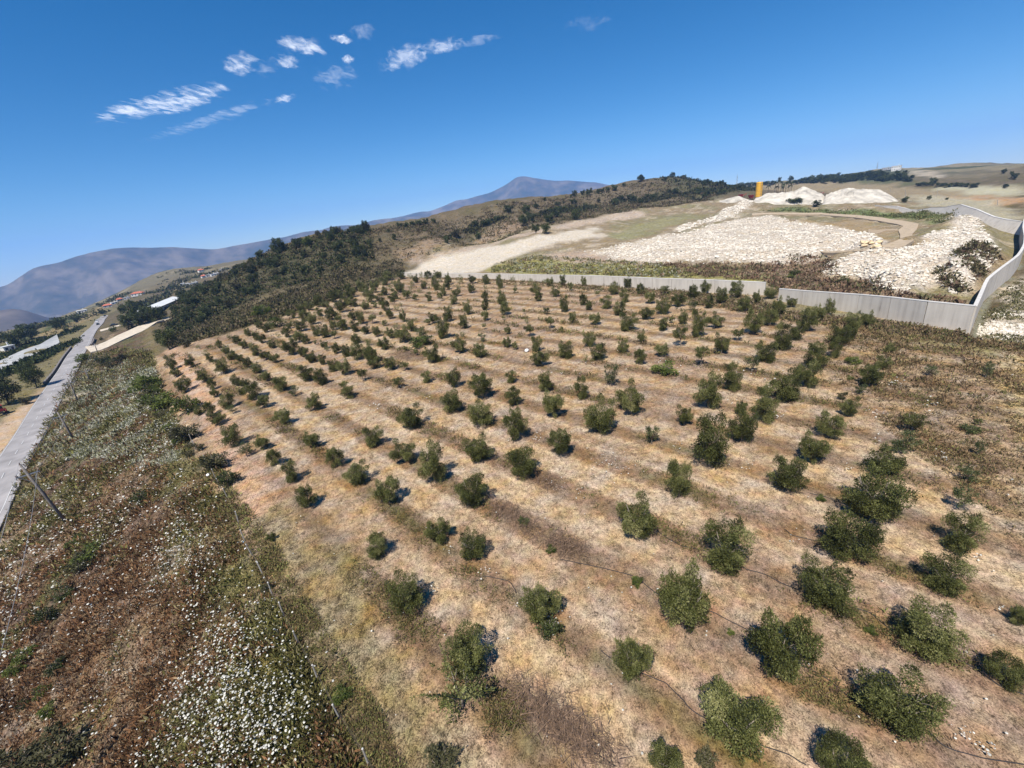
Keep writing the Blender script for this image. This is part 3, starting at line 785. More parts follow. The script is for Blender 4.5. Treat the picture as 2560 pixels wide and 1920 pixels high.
# ------------------------------------------------------------------ olive grove
TREES = [(1711,1497,137,160,''),(1579,1643,94,111,''),(1837,1786,192,169,''),(1954,1614,156,182,''),(1664,1900,88,68,''),(1348,1506,101,104,''),(2074,1461,137,130,''),(2367,1438,107,98,''),(2321,1581,143,124,''),(2250,1747,176,146,''),(2520,1682,91,75,''),(2113,1910,130,42,''),(2549,1542,42,49,''),(1971,962,84,87,''),(2019,935,66,66,''),(2177,938,57,60,''),(2207,905,39,21,''),(2329,926,33,30,'p'),(2469,926,30,42,'p'),(2126,1016,45,51,''),(2284,1052,57,39,'t'),(2076,1062,69,69,''),(2034,1120,75,78,''),(2153,973,30,21,'p'),(2262,1108,63,45,'p'),(2216,1153,87,54,''),(2189,1231,149,149,'d'),(1973,1186,92,92,''),(2123,1341,140,119,''),(2407,1335,92,101,''),(2407,1246,57,66,'p'),(2422,1186,48,45,'p'),(2449,1120,27,39,'p'),(2446,1055,18,18,'p'),(1917,1013,66,87,''),(702,959,43,35,''),(734,978,29,23,'p'),(783,1005,43,43,''),(764,933,46,38,''),(799,941,41,43,''),(904,934,29,32,'t'),(994,954,32,20,'t'),(868,976,41,43,''),(1066,943,32,26,''),(1133,943,38,52,''),(1202,963,67,67,''),(1129,1005,61,46,''),(935,905,38,23,''),(975,910,35,26,''),(1011,913,26,20,'t'),(707,1041,43,43,''),(778,1099,43,43,''),(929,1090,55,55,''),(1026,1041,69,55,''),(1202,1037,69,61,''),(1195,1119,75,72,''),(1008,1128,67,64,''),(1079,1157,75,104,'d'),(1178,1224,87,90,''),(966,1226,69,75,''),(891,1182,67,61,''),(836,1143,49,52,''),(654,1106,41,38,''),(683,1143,39,43,''),(725,1180,46,55,''),(764,1241,52,64,''),(1094,1325,72,43,''),(940,1365,69,55,''),(1178,1362,81,69,''),(677,1342,26,23,''),(830,913,32,32,''),(859,918,38,41,''),(1014,1487,94,101,''),(1167,1630,124,98,''),(1147,1725,143,124,'d'),(1277,943,33,30,''),(1363,955,42,48,''),(1281,992,48,45,''),(1289,1058,66,84,''),(1381,1010,60,69,''),(1454,971,39,54,''),(1529,938,45,57,'p'),(1577,995,69,84,''),(1499,1037,84,95,''),(1401,1105,66,72,''),(1630,1086,45,51,'p'),(1307,1156,90,81,''),(1772,977,72,90,''),(1832,944,57,66,''),(1711,1037,42,54,''),(1777,1105,98,125,'d'),(1857,1058,72,95,''),(1699,1198,72,92,''),(1595,1293,104,107,''),(1817,1368,131,128,''),(578,1090,52,55,''),(613,1125,41,32,'p'),(426,906,26,41,''),(439,932,25,19,''),(456,960,38,46,''),(495,1026,26,26,''),(523,1022,32,38,''),(540,1045,43,36,''),(474,905,26,29,''),(505,940,33,33,''),(529,961,23,29,''),(536,982,26,19,''),(566,1003,43,36,''),(579,1023,26,26,'p'),(553,916,39,39,''),(588,950,25,32,''),(605,955,22,19,''),(625,977,54,38,''),(656,1003,38,35,''),(513,882,19,16,''),(524,895,19,22,''),(547,861,19,20,''),(563,873,22,22,''),(578,886,29,26,''),(599,895,22,20,''),(618,906,26,26,''),(641,919,30,29,''),(664,940,27,27,''),(572,840,16,13,''),(591,848,25,17,''),(608,861,22,22,''),(628,864,19,19,''),(638,877,27,20,''),(662,887,26,27,''),(685,895,27,19,''),(618,830,19,22,''),(640,841,22,19,''),(654,847,23,22,''),(679,859,22,23,''),(695,860,14,22,''),(695,837,14,14,''),(495,867,13,13,''),(646,811,19,22,''),(665,819,27,23,''),(681,822,14,14,''),(697,802,19,17,''),(708,805,14,16,''),(721,812,19,20,''),(731,805,17,17,''),(750,814,33,29,''),(729,785,26,23,''),(753,774,26,22,''),(747,766,19,16,''),(759,790,29,29,''),(778,795,29,32,''),(772,764,26,23,''),(794,753,25,29,''),(798,780,22,22,''),(828,783,38,29,''),(814,760,22,25,''),(851,763,32,36,''),(830,741,26,29,''),(867,746,26,32,''),(885,754,22,26,''),(847,735,23,23,''),(878,730,29,26,''),(714,831,23,26,''),(744,841,30,30,''),(763,847,23,27,''),(788,827,23,27,''),(811,828,33,32,''),(833,812,23,26,''),(854,808,38,36,''),(880,787,22,29,''),(886,816,26,29,''),(834,835,22,20,'t'),(788,856,9,12,'p'),(810,861,20,23,''),(817,870,17,13,''),(840,870,25,29,''),(863,876,29,32,''),(724,866,43,43,''),(756,877,29,32,''),(778,892,33,29,''),(805,899,22,27,''),(734,915,16,12,''),(1069,687,22,19,''),(1094,685,22,20,''),(1052,688,13,16,''),(1039,696,19,22,''),(1024,690,16,16,''),(1004,687,25,22,''),(987,691,12,13,''),(969,690,26,20,''),(961,701,25,23,''),(974,716,16,17,''),(984,707,17,17,''),(998,714,29,33,''),(1030,707,19,17,''),(1058,711,19,22,''),(1065,697,14,12,''),(1087,706,25,39,''),(1100,697,16,16,''),(1121,697,19,30,''),(1118,711,17,26,''),(1108,724,19,32,''),(1049,726,16,14,''),(987,735,22,26,''),(1026,722,16,20,''),(1016,735,26,23,''),(1037,743,17,16,'p'),(1072,742,19,22,''),(1100,742,17,22,'p'),(1140,730,25,19,''),(1134,748,23,25,''),(1153,698,16,23,''),(1147,704,13,13,''),(1146,716,16,13,''),(980,745,22,19,''),(951,748,25,26,''),(961,727,22,23,''),(935,717,25,29,''),(945,703,17,19,''),(927,739,29,32,''),(914,730,25,25,''),(903,717,25,25,''),(894,706,19,16,''),(868,717,19,20,''),(873,756,19,22,''),(912,762,25,23,''),(936,762,17,16,'p'),(962,764,25,25,''),(977,746,14,17,''),(991,768,17,20,''),(1001,761,14,12,''),(974,784,22,27,''),(1006,790,20,29,''),(952,785,10,13,'p'),(930,795,26,23,'t'),(901,794,27,32,''),(913,823,25,25,''),(941,829,23,26,''),(961,808,16,14,'p'),(988,814,19,19,''),(1039,800,13,13,''),(1027,814,27,29,''),(975,832,22,29,''),(1006,836,42,41,''),(1053,834,36,25,'p'),(1069,805,19,16,'p'),(1082,794,23,29,''),(1105,817,38,58,'d'),(1118,785,29,38,''),(1126,765,16,16,''),(1168,768,22,48,''),(1158,804,27,35,''),(1156,833,16,20,''),(1147,860,39,46,''),(888,846,30,26,''),(922,855,20,19,''),(958,858,33,32,''),(891,879,38,41,''),(925,882,41,52,''),(1014,872,16,10,'p'),(1039,881,16,16,'p'),(1082,884,46,46,''),(1180,697,22,23,''),(1178,720,22,25,''),(1214,698,25,25,''),(1214,720,13,16,''),(1248,703,22,35,''),(1249,724,12,13,''),(1254,745,30,32,''),(1262,769,30,36,''),(1282,697,16,17,''),(1288,714,13,13,''),(1288,726,13,13,'p'),(1326,703,17,17,''),(1335,711,17,19,''),(1340,724,29,29,''),(1346,742,23,22,''),(1375,704,22,22,''),(1361,704,13,14,''),(1388,729,26,26,''),(1407,701,20,26,''),(1426,716,16,20,'p'),(1459,703,16,26,''),(1458,749,22,29,''),(1472,762,20,26,''),(1410,759,27,42,''),(1431,794,25,26,''),(1310,777,10,14,'t'),(1365,777,22,19,'p'),(1375,803,27,29,'t'),(1317,800,14,20,''),(1323,823,32,29,'t'),(1339,858,32,41,''),(1348,894,48,36,''),(1267,855,25,27,''),(1287,865,16,20,'p'),(1269,824,20,22,''),(1259,794,12,9,'t'),(1210,814,14,16,'t'),(1204,843,23,23,'p'),(1199,875,38,39,''),(1213,788,22,27,''),(1212,764,22,23,''),(1212,742,22,25,''),(1414,873,45,46,''),(1404,823,10,13,'p'),(1569,706,27,27,''),(1535,720,29,32,''),(1600,722,22,27,''),(1633,711,12,12,'p'),(1662,723,26,22,'t'),(1694,711,20,22,''),(1734,729,33,36,''),(1763,717,27,38,''),(1561,740,27,32,''),(1626,743,29,32,''),(1697,749,39,33,''),(1658,764,41,42,''),(1516,756,35,30,''),(1494,732,16,14,'t'),(1548,771,36,35,''),(1488,797,33,30,''),(1568,803,52,42,''),(1616,782,38,33,''),(1707,792,26,38,''),(1733,765,29,23,'p'),(1746,807,43,69,'d'),(1773,755,25,32,''),(1658,811,30,32,''),(1604,840,23,32,''),(1703,836,42,48,'t'),(1558,865,30,35,''),(1473,847,35,39,''),(1496,879,48,39,''),(1464,894,14,25,''),(1601,891,36,39,''),(1655,875,38,33,''),(1753,884,39,51,'t'),(1679,800,17,14,'p'),(1805,739,33,39,''),(1840,724,39,39,''),(1892,743,20,37,''),(1861,761,37,35,''),(1927,730,33,33,''),(1948,767,39,48,''),(1979,754,28,28,''),(1927,793,41,41,''),(1885,804,50,63,''),(1790,800,43,39,''),(1846,834,33,28,'t'),(1805,858,41,52,''),(1918,878,59,56,''),(1961,841,56,69,''),(1996,826,33,50,''),(2024,798,46,59,''),(2052,782,26,41,''),(2076,767,26,43,''),(2102,839,56,50,''),(2135,802,41,50,''),(2170,798,35,41,''),(2128,832,30,30,''),(2089,869,33,52,'b'),(2042,887,61,72,''),(1881,910,43,43,'p'),(1853,1021,35,26,''),(2224,871,28,26,'')]
rows = {}
tl = []
for X, Y, W, Hh, k in TREES:
    # find the base so that a crown of this size sits at this picture position
    gx, gy, gz = gp1(X, Y + .3 * Hh)
    for _ in range(4):
        dx, dy, dz = ray(X, Y); fz = gy * cp - (gz - CAM_H) * sp
        D = W * fz / F
        el = math.atan2(CAM_H - gz, math.hypot(gx, gy))
        s_ = Hh * fz / F
        Dv = math.sqrt(max(s_ ** 2 - (D * math.sin(el)) ** 2, 0)) / max(math.cos(el), .3)
        Dv = min(max(Dv, .88 * D), 1.75 * D)
        px, py = on_z(X, Y, gz + Dv * (.5 if k != 't' else .62)); gx, gy = float(px), float(py); gz = float(terr(gx, gy))
    q = (gx * QN[0] + gy * QN[1] - ROWPH) / ROWP; al_ = gx * math.sin(AZR) + gy * math.cos(AZR)
    tl.append(dict(x=gx, y=gy, D=D * .99, H=Dv * 1.0, k=k, px=W * Hh, row=round(q), al=al_, X=X, Y=Y))
tl.sort(key=lambda t: -t['px'])
ORD = ['', 'first', 'second', 'third', 'fourth', 'fifth', 'sixth', 'seventh', 'eighth', 'ninth', 'tenth'] + ['%dth' % i for i in range(11, 80)]
for i in (21, 31, 41): ORD[i] = '%dst' % i
for i in (22, 32, 42): ORD[i] = '%dnd' % i
for i in (23, 33, 43): ORD[i] = '%drd' % i
r_min = min(t['row'] for t in tl)
for t in tl: t['row'] -= r_min - 1
rk = sorted(set(t['row'] for t in tl)); rmap = {r: i + 1 for i, r in enumerate(rk)}
byrow = {}
for t in tl: byrow.setdefault(rmap[t['row']], []).append(t)
for r, ts in byrow.items():
    ts.sort(key=lambda t: t['al'])
    for i, t in enumerate(ts): t['rn'], t['ti'] = r, i + 1
seen = set(); rest = []
SPECIAL = {'spiky': 'dark olive tree with bare spiky boughs, low in the near left of the grove'}
for i, t in enumerate(tl):
    rr = random.Random(i * 7 + 3); k = t['k']
    if k == 'd' and t['D'] < 4.2 and 1190 < t['X'] + 40 < 1230 and t['Y'] > 1600: k = 'spiky'
    if 1130 < t['X'] < 1165 and t['Y'] > 1690: k = 'spiky'
    crown, trunk = olive_crowns[rr.randrange(8)], olive_trunks[rr.randrange(3)]
    look = 'round dark olive tree'
    if k == 'p': crown, trunk, look = pale_crowns[rr.randrange(3)], olive_trunks[rr.randrange(3)], 'thin pale young olive tree'
    elif k == 't': crown, trunk, look = tall_crowns[rr.randrange(3)], tall_trunks[rr.randrange(2)], 'bare stemmed olive tree'
    elif k == 'spiky': crown, look = spiky_crown, SPECIAL['spiky']
    elif t['H'] > 1.35 * t['D']: look = 'tall dark olive tree'
    elif t['D'] < 2.2: look = 'small bushy olive tree'
    elif t['D'] > 4.3: look = 'broad spreading olive tree'
    t.update(crown=crown, trunk=trunk, rz=rr.uniform(0, 6.28))
    if i >= 300:
        rest.append(t); continue
    lab = look if k == 'spiky' else '%s, %s from near end, %s row from the wire fence' % (look, ORD[t['ti']], ORD[t['rn']])
    seen.add(lab)
    plant('olive_tree', t['x'], t['y'], t['D'], t['H'], crown, trunk, lab, 'olive tree', 'olive trees planted in rows', t['rz'], parts=True)
# the smallest, farthest trees of the grove stand as one mass
Vs, Fs, Ms = [], [], []; nb = 0
for t in rest:
    me = t['crown']; n = len(me.vertices); co = np.empty(n * 3, np.float32); me.vertices.foreach_get('co', co); co = co.reshape(-1, 4, 3)
    kp = np.random.default_rng(5).permutation(len(co))[:600]; co = co[kp]
    c = co.mean(1, keepdims=True); co = (c + (co - c) * 2.6).reshape(-1, 3)
    ca, sa = math.cos(t['rz']), math.sin(t['rz'])
    V = np.stack([(co[:, 0] * ca - co[:, 1] * sa) * t['D'] + t['x'], (co[:, 0] * sa + co[:, 1] * ca) * t['D'] + t['y'], co[:, 2] * t['H'] + float(terr(t['x'], t['y']))], 1)
    Vs.append(V)
if Vs:
    V = np.concatenate(Vs); me = new_mesh('far_olive_trees', V, np.arange(len(V)).reshape(-1, 4), [m_olive]); attr_f(me, 'rnd', np.repeat(rng.random(len(V) // 4), 4))
    tag(link('far_olive_trees', me), kind='stuff')

# ------------------------------------------------------------------ other trees and bushes, one by one
def by_px(X, Y, W, Hh, frac=.5):
    """base, width and height of a plant whose foot is at (X, Y + Hh/2)"""
    gx, gy, gz = gp1(X, Y + Hh * frac); fz = gy * cp - (gz - CAM_H) * sp
    return gx, gy, W * fz / F, Hh * fz / F
def tree_px(X, Y, W, Hh, label, cat='tree', group=None, crowns=None, name='tree', frac=.5, parts=True):
    gx, gy, D, Z = by_px(X, Y, W, Hh, frac); cs = crowns or tree_crowns
    return plant(name, gx, gy, D * 1.05, Z * 1.08, cs[random.randrange(len(cs))], tree_trunks[random.randrange(2)], label, cat, group, random.uniform(0, 6.28), .15, parts)
tree_px(425, 849, 48, 50, 'dark dense tree standing alone at the upper left edge of the grove', crowns=big_crowns, name='dense_tree')
tree_px(468, 856, 30, 24, 'low dark bush right beside the dense tree above the grove', 'bush', crowns=bush_crowns[1:3], name='bush')
tree_px(93, 939, 46, 62, 'tall dark tree at the verge across the road, where the parapet ends', crowns=big_crowns, name='roadside_tree')
tree_px(22, 978, 66, 66, 'wide dark tree behind the sandy lot at the left edge', crowns=big_crowns, name='roadside_tree')
tree_px(66, 1000, 26, 22, 'low dark bush between the two big trees by the sandy lot', 'bush', crowns=bush_crowns[1:3], name='bush')
tree_px(700, 616, 31, 32, 'lone round tree rising highest on the left part of the ridge', crowns=big_crowns, name='ridge_tree')
tree_px(742, 612, 17, 18, 'small round tree just right of the lone ridge tree', name='ridge_tree')
tree_px(917, 569, 21, 26, 'dark upright tree on the ridge above the forest edge', crowns=big_crowns, name='ridge_tree')
for i, (X, Y, W, Hh) in enumerate([(880,572,14,12),(896,569,14,12),(1000,563,15,12),(1016,564,14,14),(1031,560,15,11),(1048,557,18,12),(1066,555,17,13),(1084,553,14,11),(1362,498,9,8),(1427,491,6,7),(1437,485,14,13),(1457,482,12,11),(1473,481,18,15),(1496,479,12,11),(1506,477,11,11),(1519,475,12,12),(1537,470,16,14),(1560,462,10,8),(1603,447,21,15),(987,593,11,14),(972,578,8,8),(950,600,8,9)]):
    tree_px(X, Y, W, Hh, 'small round tree standing up from the crest of the brown hill', 'tree', 'trees dotted along the hill crest', name='crest_tree', parts=W > 13)
for i, (X, Y, W, Hh) in enumerate([(1271,523,24,15),(1317,525,22,20),(1395,532,26,22),(1440,538,22,24),(1433,504,14,12),(1497,502,10,9),(1440,505,10,8),(1395,510,14,9),(1340,516,16,10),(1340,573,20,20),(1364,573,24,22),(1310,553,26,24),(1328,545,24,22),(1374,548,24,22),(1117,600,16,16),(1195,590,16,14)]):
    tree_px(X, Y, W, Hh, 'dark round bush on the open brown hillside above the pale bank', 'bush', 'dark bushes scattered on the open hillside', crowns=tree_crowns, name='hillside_bush', parts=W > 18)
for (X, Y, W, Hh, lab) in [(153,808,36,26,'dark spreading tree in the valley beyond the long hedge'),(143,816,16,16,'small dark tree left of the spreading valley tree'),(194,798,17,16,'round dark tree in the valley left of the road end'),(81,834,32,30,'dark tree left in the valley beside the pale strip'),(52,846,44,44,'tallest dark tree among the valley trees at the far left'),(62,822,30,20,'pale green broad tree behind the tall valley tree'),(168,826,12,12,'small bush on the valley field below the dark tree'),(256,780,13,12,'small dark tree where the road meets the hill'),(106,848,10,8,'small bush on the bare valley field')]:
    tree_px(X, Y, W, Hh, lab, 'tree', None, name='valley_tree', crowns=tree_crowns)
for (X, Y, W, Hh) in [(333,775,44,36),(330,803,46,36),(356,795,42,40),(372,780,34,30),(385,790,34,34),(405,785,30,34),(350,770,30,26)]:
    tree_px(X, Y, W, Hh, 'dark rounded tree in the clump between the road and the long white shed', 'tree', 'clump of dark trees by the track', name='clump_tree')
for (X, Y, W, Hh, lab, c) in [(211,892,30,20,'bright green bush on the bank beside the farm track mouth',bush_crowns[:1]),(262,898,34,24,'left dark bush of three under the farm track',bush_crowns[1:3]),(282,908,36,24,'middle dark bush of three under the farm track',bush_crowns[1:3]),(307,893,30,20,'right dark bush of three under the farm track',bush_crowns[1:3]),(190,918,10,8,'tiny green bush at the road verge',bush_crowns[:1]),(285,822,16,14,'small green bush beside the short farm track',bush_crowns[:1]),(254,846,8,9,'small dark bush on the bare bank right of the road',bush_crowns[2:3])]:
    tree_px(X, Y, W, Hh, lab, 'bush', crowns=c, name='bush')

for i in range(26):
    t = random.random(); bx_ = np.interp(t, [0, .5, 1], [372, 395, 500]) + random.uniform(-22, 10); by_ = np.interp(t, [0, .5, 1], [925, 1020, 1135]) + random.uniform(-16, 16)
    gx, gy, D, Z = by_px(bx_, by_, random.uniform(18, 36), 24, .3)
    plant('fence_bush', gx, gy, D, D * random.uniform(.55, .8), bush_crowns[[0, 1, 1, 3][i % 4]] if i % 4 != 3 else bush_crowns[1], olive_trunks[0], ('yellow green' if i % 4 == 0 else 'olive brown') + ' bush in the hedge along the upper end of the fence', 'bush', 'bushes along the upper fence', random.uniform(0, 6), .05)
def sample_poly(P, n, minr=0, seed=0, soft=0.0, dens=None):
    """n points spread evenly over a patch of terrain"""
    r = np.random.default_rng(seed); px, py = poly_world(P)
    pa, pl_ = np.arctan2(px, py), np.hypot(px, py)
    x0, x1, y0, y1 = px.min(), px.max(), py.min(), py.max(); out = []
    tries = 0; tot = 0
    while tot < n and tries < 400:
        X = r.uniform(x0, x1, 4000); Y = r.uniform(y0, y1, 4000); k = in_poly(X, Y, px, py)
        X, Y = X[k], Y[k]
        if dens is not None and len(X):
            k = r.random(len(X)) < dens(X, Y); X, Y = X[k], Y[k]
        for a, b in zip(X, Y):
            if minr and any((a - c) ** 2 + (b - d) ** 2 < minr ** 2 for c, d in out): continue
            out.append((a, b)); tot += 1
            if tot >= n: break
        tries += 1
    return np.array(out[:n]).reshape(-1, 2)

FOREST = [(425,808),(470,735),(520,715),(560,690),(600,672),(640,648),(700,622),(760,600),(830,584),(900,574),(930,600),(925,650),(880,662),(800,695),(740,690),(680,725),(640,735),(600,762),(520,800),(450,842),(420,830)]
for i, (x, y) in enumerate(sample_poly(FOREST, 270, 3.0, 5)):
    D = random.uniform(3.4, 6.0); k = random.random()
    cs, lb = (tree_crowns[random.randrange(5)], 'dark evergreen') if k < .8 else ((lean_crowns[random.randrange(2)], 'olive brown tree') if k < .93 else (lean_crowns[2], 'fresh green tree'))
    plant('forest_tree', x, y, D, D * random.uniform(.75, 1.1), cs, tree_trunks[i % 2], lb + (' at the low left end of the hillside wood by the farm track' if math.atan2(x, y) < R_(-32) else (' in the middle of the thick hillside wood' if math.atan2(x, y) < R_(-23) else ' at the upper right end of the hillside wood')), 'tree', 'trees of the hillside wood', random.uniform(0, 6.28), .3, parts=True)
BAND = [(1120,600),(1200,572),(1330,546),(1450,532),(1560,512),(1700,492),(1760,502),(1900,478),(1860,467),(1740,472),(1640,487),(1560,500),(1480,515),(1400,520),(1300,547),(1180,562),(1110,588)]
for i, (x, y) in enumerate(sample_poly(BAND, 80, 5.0, 6)):
    D = random.uniform(4.5, 9)
    plant('hillside_bush', x, y, D, D * random.uniform(.5, .8), (tree_crowns + lean_crowns[:1])[random.randrange(6)], tree_trunks[i % 2], 'dark spreading bush in the green belt along the foot of the hill', 'bush', 'bushes in the belt below the hill', random.uniform(0, 6.28), .3, parts=False)
CREST = [(1600,449),(1640,441),(1700,439),(1760,452),(1810,465),(1860,476),(1810,488),(1740,482),(1690,470),(1650,452)]
for i, (x, y) in enumerate(sample_poly(CREST, 70, 5.0, 7)):
    D = random.uniform(5, 10)
    plant('hilltop_tree', x, y, D, D * random.uniform(.6, .95), tree_crowns[random.randrange(5)], tree_trunks[i % 2], 'dark evergreen in the dense wood covering the top of the hill', 'tree', 'trees of the hilltop wood', random.uniform(0, 6.28), .3, parts=False)
FAREDGE = [(2000,458),(2060,449),(2110,444),(2200,436),(2225,446),(2290,456),(2270,464),(2180,454),(2080,458),(2020,463)]
for i, (x, y) in enumerate(sample_poly(FAREDGE, 70, 9.0, 8)):
    D = random.uniform(8, 16)
    plant('far_edge_tree', x, y, D, D * random.uniform(.55, .8), tree_crowns[random.randrange(5)], tree_trunks[i % 2], 'dark tree in the long belt under the distant right hill', 'tree', 'trees of the far belt', random.uniform(0, 6.28), .3, parts=False)
for i, (X, Y) in enumerate([(1850,463),(1872,462),(1890,461),(1912,459),(1930,458),(1990,456),(2004,454),(2018,453),(2035,453),(2060,450),(2350,462),(2370,463),(2392,462),(2412,463),(2436,464),(2300,461),(2318,461)]):
    tree_px(X, Y, 20, 9, 'low dark tree in the thin line at the edge of the far fields', 'tree', 'trees in the far field line', name='field_line_tree', parts=False)
for (X, Y, W, Hh, lab) in [(2330,456,17,17,'round dark tree alone on the far right field'),(2509,429,11,11,'left one of two dark trees high on the far right slope'),(2534,441,16,16,'right one of two dark trees high on the far right slope'),(2528,433,7,7,'little tree between the two dark trees on the far right slope'),(1976,449,14,13,'dark round tree above the palms near the sea strip'),(1949,449,9,9,'little dark tree left of the palms on the skyline'),(2322,495,10,9,'small round bush on the grey field beyond the quarry'),(2159,489,9,12,'dark bush growing on the white gravel mound'),(2260,500,16,13,'dark bush at the right foot of the gravel mound'),(2512,466,13,10,'dark bush on the right field below the slope trees'),(2367,497,7,6,'tiny bush at the edge of the terraced fields'),(2040,510,20,14,'grey green bush in front of the gravel mound'),(1985,503,40,12,'long low dark bush at the front foot of the gravel mound')]:
    tree_px(X, Y, W, Hh, lab, 'tree' if 'tree' in lab else 'bush', name='field_tree' if 'tree' in lab else 'field_bush')
# bushes among the scrub, in the grove and on the weedy slope
for (X, Y, W, Hh, lab, ci) in [(1593,1448,28,34,'small bright green bush on the black hose in the near grove',0),(1826,1577,18,20,'tiny green bush between two large near olive trees',0),(2175,1572,26,26,'small green bush at the left of the lower right row gap',0),(2051,1243,20,26,'small green bush beside the largest dark olive tree',0),(855,1731,48,40,'yellow green bush just inside the lower fence',0),(670,1465,30,34,'green bush in the weeds beside the fence',1),(1310,1300,28,30,'dark little bush in the brown brush patch',2),(1377,1371,26,22,'small olive green bush below the brown brush',0),(2131,900,37,26,'bright yellow green bush right of the big olive row',0),(2125,944,17,17,'small yellow green bush under the bright bush',0),(1660,925,60,22,'long low green hedge bush between two rows',0),(1055,858,55,16,'long low bright bush in the far middle grove',0),(2425,1070,40,26,'dark low bush on the brown right slope',2),(2105,988,24,30,'low grey green shrub by the right hand rows',1),(1762,1890,60,50,'pale grey green weed bush cut by the bottom edge',1),(1103,1890,90,50,'pale dry weed bush at the bottom edge of the grove',1),(690,805,40,36,'bright lime green bush at the upper edge of the grove',3),(657,776,44,40,'lime green bush left of its twin above the grove',0),(470,1010,60,60,'large yellow green bush on the fence line, upper one',0),(405,1000,70,60,'large yellow green bush beside the dirt edge',0),(370,955,60,60,'yellow green bush at the top of the weedy slope',0),(470,1080,70,60,'dark green bush where the fence begins',1),(540,1150,70,60,'broad olive green bush on the fence by the white bag',1),(575,1190,50,60,'dark bush hugging the fence below the white bag',2),(195,1350,44,32,'low bright green bush under the leaning pole',0),(230,1385,70,40,'long yellow green bush below the leaning pole',0),(356,1238,40,34,'dark green bush in the middle of the weedy slope',2),(165,1480,48,44,'green bush in white flowers at lower left',2),(125,1530,44,66,'dark green bush on the bare patch at lower left',2),(70,1628,50,34,'green bush on the rim of the pale patch',0),(45,1665,40,60,'yellow green bush left of the pale patch',0),(147,1660,44,50,'green bush right of the pale patch',2),(62,1756,28,30,'small round dark bush on the pale patch',2),(125,1770,36,50,'green bush below the pale patch',0),(178,1850,110,130,'big soft grey green bush in the lower left corner',1),(60,1890,110,90,'pale feathery bush at the very lower left corner',1),(215,1400,70,50,'feathery green bush on the slope above the pale patch',1),(110,1725,40,24,'low green bush between the two pale patches',0),(2560,1530,44,50,'dark bush at the right edge of the picture',2),(1986,680,24,24,'dark green bush among the brown brush behind the wall',2),(2110,700,24,26,'round dark bush left of the white rock tongue',2),(1976,690,18,14,'small green bush on the rubble behind the wall',0)]:
    gx, gy, D, Z = by_px(X, Y, W, Hh, .35)
    plant('bush', gx, gy, D * 1.05, max(Z * .75, D * .5), bush_crowns[ci], olive_trunks[0], lab, 'bush', None, random.uniform(0, 6.28), .05, parts=True)
# ------------------------------------------------------------------ ground cover: scrub, weeds, straw, flowers
def clumps(name, XY, size, hgt, mat, nl, tone=None, col=None, up=.55, seed=0, lw=.26, zoff=0.0):
    r = np.random.default_rng(seed); n = len(XY)
    c = np.concatenate([XY, (terr(XY[:, 0], XY[:, 1]) + zoff)[:, None]], 1)
    d = unit(r.normal(size=(n, nl, 3))); d[..., 2] = np.abs(d[..., 2]) * up + .12; d = unit(d)
    rad = r.random((n, nl, 1)) ** .6
    P = c[:, None] + d * rad * np.stack([size, size, hgt], 1)[:, None] * .5
    Ax = unit(d + r.normal(size=d.shape) * .5 + np.array((0, 0, .4))); Nr = unit(r.normal(size=d.shape) + np.array((0, 0, .3)))
    Ln = (size[:, None] * .5 * r.uniform(.5, 1.1, (n, nl))).ravel()
    V, f = quad_leaves(P.reshape(-1, 3), Nr.reshape(-1, 3), Ax.reshape(-1, 3), Ln, Ln * lw)
    me = new_mesh(name, V, f, [mat])
    if col is not None:
        cc = np.clip(.82 * col[:, None] * r.uniform(.7, 1.3, (n, nl, 1)), 0, 1).reshape(-1, 3); attr_c(me, 'col', np.repeat(np.concatenate([cc, np.ones((len(cc), 1))], 1), 4, 0))
    else:
        t = (tone[:, None] if tone is not None else .5) + r.normal(size=(n, nl)) * .15; attr_f(me, 'rnd', np.repeat(np.clip(t, 0, 1).ravel(), 4))
    return tag(link(name, me), kind='stuff')

def scatter(P, n, seed, keep=None):
    """n points over a patch, denser close by"""
    r = np.random.default_rng(seed); px, py = poly_world(P); pa, pl_ = np.arctan2(px, py), np.log(np.hypot(px, py)); out = []; tot = 0
    for _ in range(200):
        a = r.uniform(pa.min(), pa.max(), 8000); l = r.uniform(pl_.min(), pl_.max(), 8000)
        X, Y = np.exp(l) * np.sin(a), np.exp(l) * np.cos(a); k = in_poly(X, Y, px, py); X, Y = X[k], Y[k]
        if keep is not None and len(X):
            k = r.random(len(X)) < keep(X, Y); X, Y = X[k], Y[k]
        out.append(np.stack([X, Y], 1)); tot += len(X)
        if tot >= n: break
    return np.concatenate(out)[:n]

HILL = [(395,830),(430,792),(520,718),(700,622),(830,582),(1000,562),(1100,555),(1240,512),(1400,497),(1560,463),(1640,447),(1700,446),(1760,460),(1850,480),(1780,502),(1600,522),(1420,556),(1300,583),(1150,620),(1020,655),(1000,690),(860,742),(700,795),(560,838),(440,868)]
H = scatter(HILL, 12000, 21, lambda X, Y: .45 + .55 * sstep(.4, .6, fbm(X / 22, Y / 22, 41, 4)))
rH = np.random.default_rng(3); szH = rH.uniform(.9, 2.6, len(H)) * np.clip(np.hypot(*H.T) / 280, .7, 1.6)
cH = np.array([(.135, .10, .054), (.10, .088, .04), (.07, .075, .03), (.17, .13, .078), (.115, .082, .05)])[rH.choice(5, len(H), p=[.3, .25, .17, .16, .12])]
m_weed = colmat('weeds', .9, .12)
clumps('hillside_scrub', H, szH, szH * .8, m_weed, 8, col=cH, seed=4)

